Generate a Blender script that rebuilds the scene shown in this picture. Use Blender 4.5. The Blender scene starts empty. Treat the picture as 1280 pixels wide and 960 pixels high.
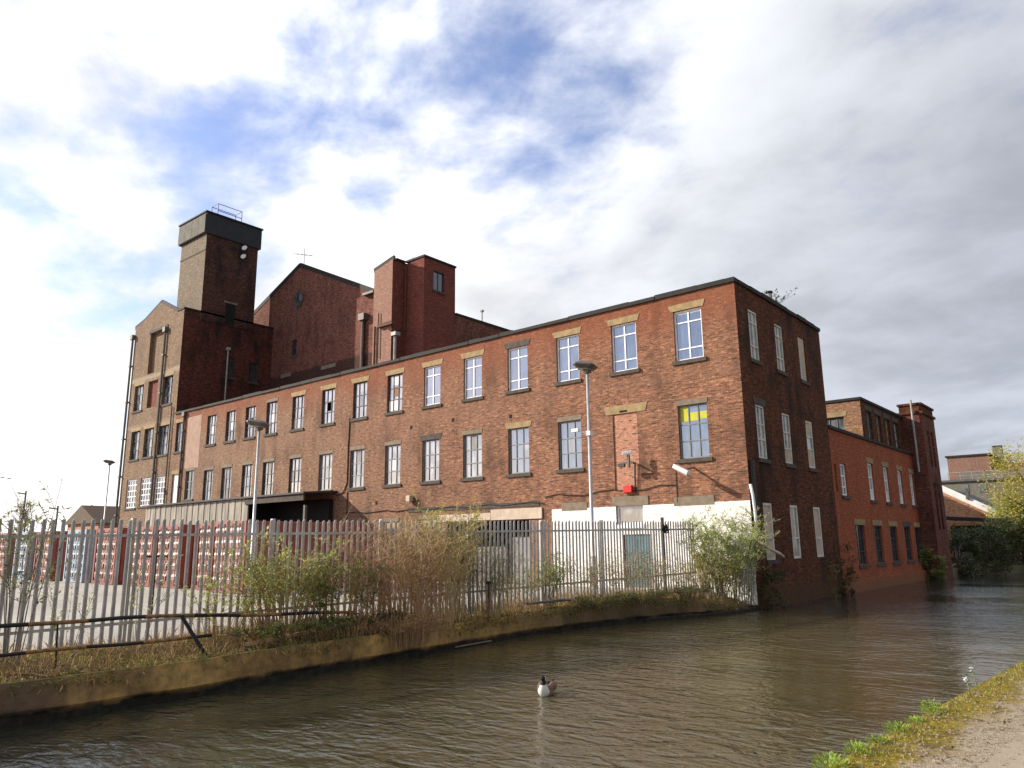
import bpy, bmesh, math, random
from mathutils import Vector, Matrix
R = math.radians
random.seed(7)
S = bpy.context.scene
C = S.collection

# ------------------------------------------------------------------ camera, sky, sun, exposure
F_PX, PITCH, ROLL, YAW = 948.87, R(11.9186), R(-0.6232), R(40.0086)
fw = Vector((-math.sin(YAW)*math.cos(PITCH), math.cos(YAW)*math.cos(PITCH), math.sin(PITCH)))
r0 = Vector((math.cos(YAW), math.sin(YAW), 0)); u0_ = r0.cross(fw)
rt = math.cos(ROLL)*r0 + math.sin(ROLL)*u0_; up = -math.sin(ROLL)*r0 + math.cos(ROLL)*u0_
cam = bpy.data.cameras.new('camera'); co = bpy.data.objects.new('camera', cam); C.objects.link(co)
cam.sensor_width = 36; cam.lens = F_PX/1280*36; cam.clip_start = .1; cam.clip_end = 4000
co.matrix_world = Matrix(((rt.x, up.x, -fw.x, 0), (rt.y, up.y, -fw.y, 0), (rt.z, up.z, -fw.z, 0), (0, 0, 0, 1)))
S.camera = co
S.view_settings.view_transform = 'Standard'; S.view_settings.look = 'None'
S.view_settings.gamma = 1; S.view_settings.use_curve_mapping = False
S.view_settings.exposure = 0.7

def pixdir(x, y):
    return (fw + rt*((x-640)/F_PX) - up*((y-480)/F_PX)).normalized()

SUN_TRAVEL = Vector((1.7, 1.0, -0.95)).normalized()
to_sun = -SUN_TRAVEL
SUN_EL = math.asin(to_sun.z)
sl = bpy.data.lights.new('sun', 'SUN'); sl.energy = 5.0; sl.angle = R(.5); sl.color = (1, .92, .80)
so = bpy.data.objects.new('sun', sl); C.objects.link(so)
so.rotation_euler = SUN_TRAVEL.to_track_quat('-Z', 'Y').to_euler(); so.location = (-30, -20, 40)

W = bpy.data.worlds.new('World'); S.world = W; W.use_nodes = True
nt = W.node_tree; N = nt.nodes; L = nt.links; N.clear()
def wn(t, **k):
    n = N.new(t)
    for a, b in k.items(): setattr(n, a, b)
    return n
def wmath(op, a, b=None, c=None, clamp=False):
    n = wn('ShaderNodeMath', operation=op); n.use_clamp = clamp
    for i, v in enumerate((a, b, c)):
        if v is None: continue
        if isinstance(v, (int, float)): n.inputs[i].default_value = v
        else: L.new(v, n.inputs[i])
    return n.outputs[0]
def wramp(v, lo, hi, a=0., b=1.):
    n = wn('ShaderNodeMapRange'); n.interpolation_type = 'SMOOTHSTEP'
    L.new(v, n.inputs[0]); n.inputs[1].default_value = lo; n.inputs[2].default_value = hi
    n.inputs[3].default_value = a; n.inputs[4].default_value = b
    return n.outputs[0]
def wdot(vec, d):
    n = wn('ShaderNodeVectorMath', operation='DOT_PRODUCT'); L.new(vec, n.inputs[0]); n.inputs[1].default_value = d
    return n.outputs['Value']
tc = wn('ShaderNodeTexCoord'); D = tc.outputs['Generated']
sky = wn('ShaderNodeTexSky'); sky.sky_type = 'NISHITA'; sky.sun_disc = False
sky.sun_elevation = SUN_EL; sky.sun_rotation = math.atan2(to_sun.x, to_sun.y)
sky.air_density = 1.0; sky.dust_density = .6; sky.ozone_density = 1.6
sep = wn('ShaderNodeSeparateXYZ'); L.new(D, sep.inputs[0])
zc = wmath('ADD', wmath('MAXIMUM', sep.outputs[2], 0.0), .22)
cx_ = wmath('DIVIDE', sep.outputs[0], zc); cy_ = wmath('DIVIDE', sep.outputs[1], zc)
comb = wn('ShaderNodeCombineXYZ'); L.new(cx_, comb.inputs[0]); L.new(cy_, comb.inputs[1])
def wnoise(scale, detail, rough, dist, off, stretch=(1, 1, 1), rot=0):
    m = wn('ShaderNodeMapping'); L.new(comb.outputs[0], m.inputs[0])
    m.inputs['Location'].default_value = off; m.inputs['Scale'].default_value = stretch; m.inputs['Rotation'].default_value = (0, 0, rot)
    n = wn('ShaderNodeTexNoise'); L.new(m.outputs[0], n.inputs['Vector'])
    n.inputs['Scale'].default_value = scale; n.inputs['Detail'].default_value = detail
    n.inputs['Roughness'].default_value = rough; n.inputs['Distortion'].default_value = dist
    return n.outputs['Fac']
n1 = wnoise(2.3, 10, .56, .2, (3.1, 1.7, 0), (1, 1.15, 1), R(35))
n2 = wnoise(1.1, 6, .5, .25, (8.3, 2.2, 0))
n3 = wnoise(6.0, 8, .58, .15, (1.3, 5.2, 0), (1, 1.2, 1), R(30))
# clear gaps in the cloud, each a patch of directions
hole = None
for (px, py, rad, amt) in ((700, 70, 9, .75), (780, 60, 6, .65), (600, 40, 7, .5), (455, 85, 5.5, .75), (370, 165, 5, .7), (300, 220, 4.5, .75), (860, 20, 6, .4),
                           (430, 238, 4, .65), (540, 200, 4, .4), (650, 145, 6, .7), (150, 330, 3.5, .4), (60, 250, 4, .25), (400, 318, 3, .3), (230, 30, 5, .2),
                           (1220, -60, 7, .3)):
    d = wdot(D, pixdir(px, py))
    s = wramp(d, math.cos(R(rad*1.9)), math.cos(R(rad*.1)), 0, amt)
    hole = s if hole is None else wmath('MAXIMUM', hole, s)
back = wramp(wdot(D, Vector((-.36, -.86, .36)).normalized()), math.cos(R(48)), math.cos(R(22)), 0, .9)
hole = wmath('MAXIMUM', hole, back)
dens = wmath('ADD', wmath('MULTIPLY', wmath('SUBTRACT', n1, .5), 2.3), wramp(wdot(D, pixdir(1150, 250)), .45, .95, .64, 1.02))
dens = wmath('ADD', dens, wmath('MULTIPLY', wmath('SUBTRACT', n3, .5), 1.1))
dens = wmath('SUBTRACT', dens, wmath('MULTIPLY', hole, .88))
mask = wramp(dens, -.12, .82)
# how much sunlight a cloud scatters towards us: strong near the sun, weak away from it
ds = wdot(D, Vector((to_sun.x, to_sun.y, to_sun.z+.15)).normalized())
glow = wramp(ds, -.35, .72, 0, 1)
body = wramp(wmath('ADD', n2, wmath('ADD', wmath('MULTIPLY', wmath('SUBTRACT', n1, .5), .8), wmath('MULTIPLY', wmath('SUBTRACT', n3, .5), .16))), .26, .74, .76, 1.2)
lum = wmath('MULTIPLY', wmath('ADD', wmath('MULTIPLY', wmath('POWER', glow, 1.4), .60), .475), body)
low = wramp(sep.outputs[2], .02, .30, 1.12, 1.0)
lum = wmath('MULTIPLY', lum, low)
cc = wn('ShaderNodeMix', data_type='RGBA'); cc.inputs[6].default_value = (.90, .955, 1.075, 1); cc.inputs[7].default_value = (1.0, .99, .97, 1)
L.new(glow, cc.inputs[0])
cm = wn('ShaderNodeVectorMath', operation='SCALE'); L.new(cc.outputs[2], cm.inputs[0]); L.new(lum, cm.inputs['Scale'])
CLOUD_GAIN = 6.7          # background strength below is .15
cm2 = wn('ShaderNodeVectorMath', operation='SCALE'); L.new(cm.outputs[0], cm2.inputs[0]); cm2.inputs['Scale'].default_value = CLOUD_GAIN
skm = wn('ShaderNodeVectorMath', operation='MULTIPLY'); L.new(sky.outputs[0], skm.inputs[0]); skm.inputs[1].default_value = (1.35, 1.19, 1.30)
mx = wn('ShaderNodeMix', data_type='RGBA'); L.new(wmath('MULTIPLY', mask, .97), mx.inputs[0]); L.new(skm.outputs[0], mx.inputs[6]); L.new(cm2.outputs[0], mx.inputs[7])
hz_ = wramp(sep.outputs[2], -.03, -.005); gx_ = wn('ShaderNodeMix', data_type='RGBA'); L.new(hz_, gx_.inputs[0]); gx_.inputs[6].default_value = (.5, .48, .42, 1); L.new(mx.outputs[2], gx_.inputs[7])
bg = wn('ShaderNodeBackground'); L.new(gx_.outputs[2], bg.inputs[0]); bg.inputs[1].default_value = .115
wo = wn('ShaderNodeOutputWorld'); L.new(bg.outputs[0], wo.inputs[0])

# ------------------------------------------------------------------ materials
class G:
    def __init__(s, name, rough=.8, spec=.3):
        s.m = bpy.data.materials.new(name); s.m.use_nodes = True
        s.t = s.m.node_tree; s.b = s.t.nodes['Principled BSDF']
        s.b.inputs['Roughness'].default_value = rough; s.b.inputs['Specular IOR Level'].default_value = spec
    def n(s, t, **k):
        x = s.t.nodes.new(t)
        for a, b in k.items(): setattr(x, a, b)
        return x
    def l(s, a, b): s.t.links.new(a, b)
    def math(s, op, a, b=None, clamp=False):
        n = s.n('ShaderNodeMath', operation=op); n.use_clamp = clamp
        for i, v in enumerate((a, b)):
            if v is None: continue
            if isinstance(v, (int, float)): n.inputs[i].default_value = v
            else: s.l(v, n.inputs[i])
        return n.outputs[0]
    def pos(s): return s.n('ShaderNodeNewGeometry').outputs['Position']
    def obj(s): return s.n('ShaderNodeTexCoord').outputs['Object']
    def mapv(s, v, scale=(1, 1, 1), loc=(0, 0, 0)):
        n = s.n('ShaderNodeMapping'); s.l(v, n.inputs[0]); n.inputs['Scale'].default_value = scale; n.inputs['Location'].default_value = loc
        return n.outputs[0]
    def noise(s, v, scale, detail=4, rough=.55, dist=0):
        n = s.n('ShaderNodeTexNoise'); s.l(v, n.inputs['Vector'])
        n.inputs['Scale'].default_value = scale; n.inputs['Detail'].default_value = detail
        n.inputs['Roughness'].default_value = rough; n.inputs['Distortion'].default_value = dist
        return n.outputs['Fac']
    def rng(s, v, lo, hi, a=0., b=1.):
        n = s.n('ShaderNodeMapRange'); n.interpolation_type = 'SMOOTHSTEP'; s.l(v, n.inputs[0])
        for i, q in enumerate((lo, hi, a, b)): n.inputs[i+1].default_value = q
        return n.outputs[0]
    def mix(s, f, a, b, blend='MIX'):
        n = s.n('ShaderNodeMix', data_type='RGBA', blend_type=blend)
        for i, v in ((0, f), (6, a), (7, b)):
            if isinstance(v, (int, float)): n.inputs[i].default_value = v
            elif isinstance(v, tuple): n.inputs[i].default_value = (*v, 1)
            else: s.l(v, n.inputs[i])
        return n.outputs[2]
    def bump(s, h, strength=.3, dist=.02):
        n = s.n('ShaderNodeBump'); n.inputs['Strength'].default_value = strength; n.inputs['Distance'].default_value = dist
        s.l(h, n.inputs['Height']); s.l(n.outputs[0], s.b.inputs['Normal'])
    def base(s, c): 
        if isinstance(c, tuple): s.b.inputs['Base Color'].default_value = (*c, 1)
        else: s.l(c, s.b.inputs['Base Color'])
    def wall_uv(s):
        """(along the wall, height) from world position, whichever way the wall faces"""
        g = s.n('ShaderNodeNewGeometry'); p = s.n('ShaderNodeSeparateXYZ'); s.l(g.outputs['Position'], p.inputs[0])
        q = s.n('ShaderNodeSeparateXYZ'); s.l(g.outputs['True Normal'], q.inputs[0])
        f = s.math('GREATER_THAN', s.math('ABSOLUTE', q.outputs[0]), .7)
        u = s.math('ADD', s.math('MULTIPLY', p.outputs[0], s.math('SUBTRACT', 1, f)), s.math('MULTIPLY', p.outputs[1], f))
        c = s.n('ShaderNodeCombineXYZ'); s.l(u, c.inputs[0]); s.l(p.outputs[2], c.inputs[1])
        return c.outputs[0], p.outputs

def brick(name, c1, c2, mortar, alt=None, dark=(.06, .035, .025), soot=.35, top=None, bands=(), wet=None, bumpy=.5):
    g = G(name, .9, .15)
    uv, P = g.wall_uv()
    pos = g.pos()
    wob = g.noise(uv, 1.2, 2)
    uvw = g.n('ShaderNodeVectorMath', operation='ADD'); sc = g.n('ShaderNodeCombineXYZ'); g.l(g.math('MULTIPLY', g.math('SUBTRACT', wob, .5), .05), sc.inputs[1])
    g.l(uv, uvw.inputs[0]); g.l(sc.outputs[0], uvw.inputs[1])
    b = g.n('ShaderNodeTexBrick'); g.l(uvw.outputs[0], b.inputs['Vector'])
    b.inputs['Scale'].default_value = 1; b.inputs['Brick Width'].default_value = .235; b.inputs['Row Height'].default_value = .079
    b.inputs['Mortar Size'].default_value = .009; b.inputs['Mortar Smooth'].default_value = .3; b.inputs['Bias'].default_value = -.1
    b.inputs['Color1'].default_value = (0, 0, 0, 1); b.inputs['Color2'].default_value = (1, 1, 1, 1); b.inputs['Mortar'].default_value = (.5, .5, .5, 1)
    bw = g.n('ShaderNodeSeparateColor'); g.l(b.outputs['Color'], bw.inputs[0])
    fac = bw.outputs[0]
    med = g.noise(uv, 1.6, 5, .65)
    f2 = g.math('ADD', g.math('MULTIPLY', fac, .55), g.math('MULTIPLY', g.rng(med, .3, .7), .5), True)
    patchy = g.noise(g.mapv(uv, (2.2, 5.5, 1)), 1.0, 5, .7)
    course = g.noise(g.mapv(uv, (2.6, 12.6, 1), (5, 3, 0)), 1.0, 3, .7)
    f2 = g.math('ADD', g.math('MULTIPLY', g.math('SUBTRACT', f2, .5), .7), g.math('ADD', g.math('MULTIPLY', g.rng(patchy, .30, .70), .62), g.math('MULTIPLY', g.rng(course, .34, .62), .38)), True)
    col = g.mix(f2, c1, c2)
    if alt:
        ac, ax, lo, hi = alt       # another brick used along part of the wall
        v = P[ax] if ax != 3 else None
        m = g.math('ADD', g.rng(v, lo, hi), g.math('MULTIPLY', g.math('SUBTRACT', g.noise(uv, .35, 4), .5), .8), True)
        col = g.mix(m, col, g.mix(f2, ac, tuple(x*.7 for x in ac)))
    # single burnt and pale bricks
    spk = g.noise(g.mapv(uv, (4.3, 12.7, 1)), 1.0, 1, .5)
    col = g.mix(g.rng(spk, .58, .68, 0, .85), col, dark)
    col = g.mix(g.rng(spk, .40, .30, 0, .6), col, tuple(min(1, x*1.7+.03) for x in c2))
    col = g.mix(g.rng(course, .47, .34, 0, .55), col, dark)
    col = g.mix(g.math('MULTIPLY', b.outputs['Fac'], .5), col, mortar)
    # soot and rain streaks
    st = g.noise(g.mapv(uv, (1.3, .22, 1)), 1.0, 5, .6)
    bl = g.noise(uv, .45, 5, .6)
    so_ = g.math('MULTIPLY', g.rng(g.math('ADD', g.math('MULTIPLY', st, .5), g.math('MULTIPLY', bl, .5)), .44, .68), soot, True)
    col = g.mix(so_, col, dark)
    if top:
        tz, tc_, w, amt = top       # band of different brick under the parapet
        e = g.math('ADD', P[2], g.math('MULTIPLY', g.math('SUBTRACT', bl, .5), 1.6))
        col = g.mix(g.math('MULTIPLY', g.rng(e, tz-w, tz+w*.3), amt), col, g.mix(f2, tc_, tuple(x*.55 for x in tc_)))
    for (z0, z1, bc, amt) in bands:
        e = g.math('ADD', P[2], g.math('MULTIPLY', g.math('SUBTRACT', med, .5), .5))
        m = g.math('MULTIPLY', g.rng(e, z0-.12, z0+.12), g.rng(e, z1+.12, z1-.12))
        col = g.mix(g.math('MULTIPLY', m, amt), col, bc)
    if wet:
        z, wc = wet
        e = g.math('ADD', P[2], g.math('MULTIPLY', g.math('SUBTRACT', med, .5), .9))
        col = g.mix(g.rng(e, z+.5, z-.3, 0, .7), col, wc)
    fine = g.noise(uv, 22, 3, .6)
    col = g.mix(g.rng(fine, .35, .75, 0, .35), col, tuple(x*.5 for x in c1))
    g.base(col)
    h = g.math('ADD', g.math('MULTIPLY', g.math('SUBTRACT', 1, b.outputs['Fac']), .6), g.math('ADD', g.math('MULTIPLY', fine, .4), g.math('MULTIPLY', spk, .8)))
    g.bump(h, bumpy, .03)
    return g.m

def plain(name, c, rough=.7, var=.25, scale=3, c2=None, spec=.3, metal=0, stretch=(1, 1, 1), bump=0, streak=0, sc=(.05, .04, .03)):
    g = G(name, rough, spec); g.b.inputs['Metallic'].default_value = metal
    p = g.pos()
    n = g.noise(g.mapv(p, stretch), scale, 5, .6)
    col = g.mix(g.rng(n, .3, .7), c, c2 or tuple(x*(1-var) for x in c))
    if streak:
        s = g.noise(g.mapv(p, (3, 3, .4)), 1.5, 5, .65)
        col = g.mix(g.rng(s, .48, .72, 0, streak), col, sc)
    g.base(col)
    if bump: g.bump(n, bump, .03)
    return g.m

def foliage(name, c1, c2, trans=.35, rough=.55):
    g = G(name, rough, .25)
    oi = g.n('ShaderNodeNewGeometry')
    rnd = oi.outputs['Random Per Island']
    n = g.noise(oi.outputs['Position'], 1.7, 2)
    f = g.math('ADD', g.math('MULTIPLY', rnd, .6), g.math('MULTIPLY', g.rng(n, .3, .7), .4))
    col = g.mix(f, c1, c2)
    g.base(col)
    t = g.n('ShaderNodeBsdfTranslucent'); g.l(col, t.inputs[0])
    ms = g.n('ShaderNodeMixShader'); ms.inputs[0].default_value = trans
    out = g.t.nodes['Material Output']
    g.l(g.b.outputs[0], ms.inputs[1]); g.l(t.outputs[0], ms.inputs[2]); g.l(ms.outputs[0], out.inputs[0])
    return g.m

def glass(name, c, c2, rough=.06, refl=.35):
    g = G(name, rough, .5)
    p = g.pos()
    n = g.noise(p, 1.1, 3, .5); n2 = g.noise(g.mapv(p, (9, 9, 2)), 1, 4, .6)
    oi = g.n('ShaderNodeObjectInfo').outputs['Random']
    n3_ = g.noise(g.mapv(p, (2.6, 2.6, 1.6)), 1.0, 0, .5)
    f = g.math('ADD', g.math('MULTIPLY', oi, .45), g.math('MULTIPLY', g.rng(n3_, .38, .62), .6), True)
    col = g.mix(f, c, c2)
    col = g.mix(g.rng(n2, .5, .8, 0, .35), col, (.33, .33, .31))
    g.base(col)
    gl = g.n('ShaderNodeBsdfGlossy'); gl.inputs['Roughness'].default_value = rough; gl.inputs[0].default_value = (.85, .88, .9, 1)
    bm = g.n('ShaderNodeBump'); bm.inputs['Strength'].default_value = .06; bm.inputs['Distance'].default_value = .05; g.l(g.noise(p, 1.7, 2), bm.inputs['Height']); g.l(bm.outputs[0], gl.inputs['Normal'])
    ms = g.n('ShaderNodeMixShader'); ms.inputs[0].default_value = refl
    g.l(g.b.outputs[0], ms.inputs[1]); g.l(gl.outputs[0], ms.inputs[2]); g.l(ms.outputs[0], g.t.nodes['Material Output'].inputs[0])
    return g.m

M = {}
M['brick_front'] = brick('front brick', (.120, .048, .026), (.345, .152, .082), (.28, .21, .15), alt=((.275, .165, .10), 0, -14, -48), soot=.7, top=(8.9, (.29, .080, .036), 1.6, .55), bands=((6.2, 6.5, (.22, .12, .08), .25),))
M['brick_side'] = brick('side brick', (.045, .016, .008), (.17, .052, .019), (.08, .045, .027), soot=1.0, dark=(.022, .013, .01), wet=(-1.7, (.085, .048, .022)))  # sooty brick, darkened further so its colour carries the sunless wall's shade
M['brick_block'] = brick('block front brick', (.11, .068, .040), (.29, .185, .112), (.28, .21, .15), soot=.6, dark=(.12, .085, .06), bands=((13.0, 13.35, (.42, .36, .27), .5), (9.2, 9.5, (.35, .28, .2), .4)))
M['brick_block_side'] = brick('block side brick', (.045, .014, .010), (.16, .044, .028), (.09, .05, .037), soot=1.1, dark=(.025, .014, .012))  # shaded copy of the block brick, the dimness is in the colour
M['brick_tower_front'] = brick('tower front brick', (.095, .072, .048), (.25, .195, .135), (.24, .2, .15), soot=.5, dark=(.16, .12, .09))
M['brick_tower_side'] = brick('tower side brick', (.040, .019, .013), (.125, .052, .036), (.08, .05, .037), soot=1.2, dark=(.018, .013, .015))  # tower brick with its shade painted in; black patches are stains
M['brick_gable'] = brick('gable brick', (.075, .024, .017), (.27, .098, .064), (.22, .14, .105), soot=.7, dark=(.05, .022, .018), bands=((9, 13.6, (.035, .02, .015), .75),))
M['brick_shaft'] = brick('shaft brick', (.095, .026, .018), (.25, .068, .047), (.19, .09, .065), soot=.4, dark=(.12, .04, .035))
M['brick_shaft_lit'] = brick('sunlit shaft brick', (.22, .11, .075), (.34, .19, .135), (.32, .24, .19), soot=.25, dark=(.2, .1, .08))  # shaft brick lightened in colour where the sun strikes it
M['brick_red'] = brick('painted red brick', (.23, .060, .025), (.38, .105, .042), (.26, .08, .045), soot=.6, dark=(.16, .05, .03), wet=(-1.9, (.17, .10, .05)), bumpy=.3)
M['brick_upper'] = brick('upper storey brick', (.18, .085, .042), (.30, .155, .08), (.36, .27, .2), soot=.3)
M['brick_infill'] = brick('infill brick', (.36, .155, .095), (.42, .205, .13), (.38, .28, .21), soot=.1, bumpy=.3)
M['brick_far'] = brick('far brick', (.17, .09, .06), (.25, .13, .09), (.3, .22, .18), soot=.2)
M['brick_shed'] = brick('shed brick', (.44, .2, .1), (.55, .28, .15), (.5, .35, .24), soot=.2)
M['white_wall'] = brick('white painted brick', (.72, .69, .63), (.79, .77, .72), (.70, .67, .61), soot=.12, dark=(.5, .46, .4), bumpy=.2)
M['pink_render'] = plain('pinkish render', (.34, .22, .16), .9, .2, 2, streak=.4, sc=(.2, .15, .11))
M['stone'] = plain('yellow stone', (.32, .225, .11), .9, .3, 4, bump=.3, streak=.35, sc=(.14, .10, .06))
M['stone_grey'] = plain('grey stone', (.21, .165, .115), .9, .3, 4, bump=.3, streak=.4, sc=(.12, .09, .07))
M['stone_dark'] = plain('sooty stone', (.085, .07, .055), .9, .4, 4, bump=.3)
M['coping'] = plain('dark coping', (.022, .019, .016), .8, .4, 2, bump=.2)
M['roof_dark'] = plain('bitumen roof', (.05, .05, .05), .9, .3, 1)
M['slate'] = plain('slate', (.09, .09, .095), .7, .3, 2)
M['frame_white'] = plain('white window paint', (.74, .74, .74), .5, .15, 3)
M['frame_old'] = plain('old cream window paint', (.62, .58, .50), .6, .3, 3)
M['frame_dark'] = plain('dark window bars', (.05, .05, .055), .6, .3, 3)
M['frame_grey'] = plain('grey window bars', (.20, .20, .20), .6, .3, 3)
M['glass_blue'] = glass('clean panes', (.02, .032, .055), (.05, .075, .115), .05, .19)  # blue in the pane colour stands in for reflected sky
M['glass_grey'] = glass('dirty panes', (.02, .025, .03), (.22, .23, .235), .12, .15)
M['glass_side'] = glass('side panes', (.09, .085, .075), (.30, .28, .25), .12, .15)
M['glass_dark'] = glass('dark panes', (.01, .012, .014), (.03, .035, .04), .1, .12)
M['board_cream'] = plain('cream board', (.50, .40, .30), .8, .2, 3, streak=.3, sc=(.25, .18, .12))
M['board_white'] = plain('white board', (.68, .66, .63), .7, .15, 2)
M['board_grey'] = plain('grey board', (.27, .25, .23), .8, .25, 4)
M['board_brown'] = plain('brown board', (.26, .13, .06), .8, .3, 5)
M['yellow'] = plain('yellow blind', (.46, .44, .035), .7, .15, 6)
M['door_green'] = plain('green door paint', (.05, .14, .15), .55, .3, 3)
M['pipe'] = plain('cast iron pipe', (.12, .10, .085), .6, .4, 3)
M['pipe_light'] = plain('grey pipe', (.33, .31, .29), .5, .3, 3)
M['cable'] = plain('black cable', (.02, .018, .016), .7)
M['void'] = plain('dark interior', (.012, .011, .01), .95)
M['concrete'] = plain('weathered concrete', (.14, .13, .105), .9, .3, 2, bump=.2, streak=.45, sc=(.12, .12, .11))
M['tank_dark'] = plain('shaded tank cladding', (.02, .021, .026), .6, .4, 1.5)  # near black painted on for the tank's shaded sides
M['galv'] = plain('galvanised steel', (.54, .50, .46), .5, .3, 5, spec=.4, metal=.1, streak=.45, sc=(.26, .19, .14))
M['galv_post'] = plain('galvanised post', (.46, .43, .38), .5, .3, 4, metal=.1, streak=.3, sc=(.2, .16, .1))
M['black_iron'] = plain('black iron', (.025, .022, .02), .6, .3, 5)
M['rail_paint'] = None
M['rust'] = plain('rusty iron', (.14, .06, .028), .85, .5, 8, bump=.3)
M['lamp_grey'] = plain('lamp post grey', (.40, .40, .40), .45, .2, 3, metal=.3)
M['lamp_head'] = plain('lamp housing', (.10, .085, .07), .5, .3, 3)
M['lamp_lens'] = plain('lamp lens', (.45, .38, .28), .25, .3, 4)
M['red_plastic'] = plain('red plastic', (.55, .025, .02), .4, .1)
M['white_plastic'] = plain('white plastic', (.72, .71, .68), .45, .12)
M['sheet'] = plain('weathered sheeting', (.36, .31, .23), .7, .45, 1.5, c2=(.15, .135, .115), stretch=(2.2, 2.2, .25), streak=.5, sc=(.05, .045, .04))
M['sheet_roof'] = plain('dark sheet roof', (.05, .045, .04), .7, .3)
M['container_red'] = plain('faded red container paint', (.27, .070, .042), .55, .3, 1.2, spec=.4, streak=.4, sc=(.2, .06, .035))
M['container_pink'] = plain('sunlit red container paint', (.36, .17, .13), .5, .5, 2.2, spec=.5, streak=.75, sc=(.20, .06, .035))  # red paint lightened to pink for glaring sun; streaks are wear
M['container_blue'] = plain('pale blue container paint', (.27, .35, .41), .5, .25, 1.4, spec=.5, streak=.3, sc=(.22, .17, .13))
M['lock'] = plain('locking bar steel', (.34, .24, .20), .5, .3, 4)
M['bark'] = plain('bark', (.13, .09, .06), .9, .4, 8)
M['twig_dry'] = plain('dry stems', (.46, .29, .15), .85, .45, 6, c2=(.26, .14, .08))
M['twig_straw'] = plain('straw stems', (.58, .45, .25), .85, .4, 6, c2=(.36, .25, .13))
M['twig_grey'] = plain('grey twigs', (.26, .22, .16), .9, .4, 6)
M['leaf_spring'] = foliage('spring leaf', (.24, .31, .05), (.60, .62, .22), .5)
M['leaf_olive'] = foliage('olive leaf', (.10, .13, .03), (.30, .29, .09), .35)
M['leaf_pale'] = foliage('pale downy leaf', (.22, .28, .07), (.50, .53, .22), .4)
M['leaf_dark'] = foliage('dark leaf', (.028, .040, .014), (.085, .095, .032), .25)
M['leaf_tan'] = foliage('tan dead leaf', (.26, .15, .06), (.48, .33, .15), .3)
M['leaf_yellow'] = foliage('young yellow leaf', (.28, .26, .045), (.54, .46, .11), .35)
M['grass'] = foliage('grass blade', (.09, .11, .02), (.24, .25, .05), .3)
M['grass_lime'] = foliage('lime verge plant', (.14, .23, .02), (.31, .41, .06), .35)
M['litter'] = foliage('dark litter', (.06, .04, .02), (.20, .12, .055), .1)
M['petal'] = foliage('white petal', (.75, .78, .74), (.85, .85, .82), .3)

g = G('railing paint', .6, .3); p = g.pos(); sp = g.n('ShaderNodeSeparateXYZ'); g.l(p, sp.inputs[0])
fr = g.math('FRACT', g.math('MULTIPLY', sp.outputs[1], .60)); nb = g.noise(p, 9, 4)
g.base(g.mix(g.math('MULTIPLY', g.rng(nb, .45, .6, 1, .55), g.math('GREATER_THAN', g.math('ADD', fr, g.math('MULTIPLY', nb, .08)), .55)), (.018, .015, .013), (.24, .125, .04)))
M['rail_paint'] = g.m

g = G('canal wall stone', .85, .25); p = g.pos(); sp = g.n('ShaderNodeSeparateXYZ'); g.l(p, sp.inputs[0])
n_ = g.noise(p, 1.2, 6, .65); n2_ = g.noise(p, 7, 5, .6)
c = g.mix(g.rng(n_, .35, .65), (.24, .145, .052), (.46, .27, .085))
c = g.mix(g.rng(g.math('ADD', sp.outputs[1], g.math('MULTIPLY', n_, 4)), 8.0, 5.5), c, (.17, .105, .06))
c = g.mix(g.rng(g.math('ADD', sp.outputs[1], g.math('MULTIPLY', n_, 5)), 16.5, 20.5, 0, .8), c, (.07, .05, .028))  # right stretch darkened in the stone colour to suggest deep shade
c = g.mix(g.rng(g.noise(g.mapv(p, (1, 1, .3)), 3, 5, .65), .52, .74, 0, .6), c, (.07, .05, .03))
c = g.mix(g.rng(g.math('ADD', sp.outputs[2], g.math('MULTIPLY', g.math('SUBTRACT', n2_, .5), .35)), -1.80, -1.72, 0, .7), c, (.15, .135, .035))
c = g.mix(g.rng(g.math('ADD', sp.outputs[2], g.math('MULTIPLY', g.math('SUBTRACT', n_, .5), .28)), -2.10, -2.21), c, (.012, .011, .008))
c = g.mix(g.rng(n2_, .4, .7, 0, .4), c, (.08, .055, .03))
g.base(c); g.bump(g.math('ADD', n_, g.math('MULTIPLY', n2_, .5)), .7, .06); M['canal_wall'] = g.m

g = G('mossy soil', .95, .1); p = g.pos()
n_ = g.noise(p, 1.5, 6, .65); n2_ = g.noise(p, 9, 5, .65)
c = g.mix(g.rng(n2_, .35, .65), (.055, .035, .018), (.15, .095, .045))
c = g.mix(g.rng(g.math('ADD', n_, g.math('MULTIPLY', g.math('SUBTRACT', n2_, .5), .6)), .45, .62, 0, .85), c, (.17, .17, .03))
g.base(c); g.bump(n2_, .9, .06); M['soil'] = g.m

g = G('yard concrete', .85, .25); p = g.pos()
n_ = g.noise(p, .35, 6, .6); n2_ = g.noise(p, 14, 4, .6)
c = g.mix(g.rng(n_, .3, .7), (.36, .335, .29), (.27, .25, .22)); c = g.mix(g.rng(n2_, .4, .7, 0, .25), c, (.2, .19, .17))
g.base(c); g.bump(n2_, .2, .01); M['yard'] = g.m

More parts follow.
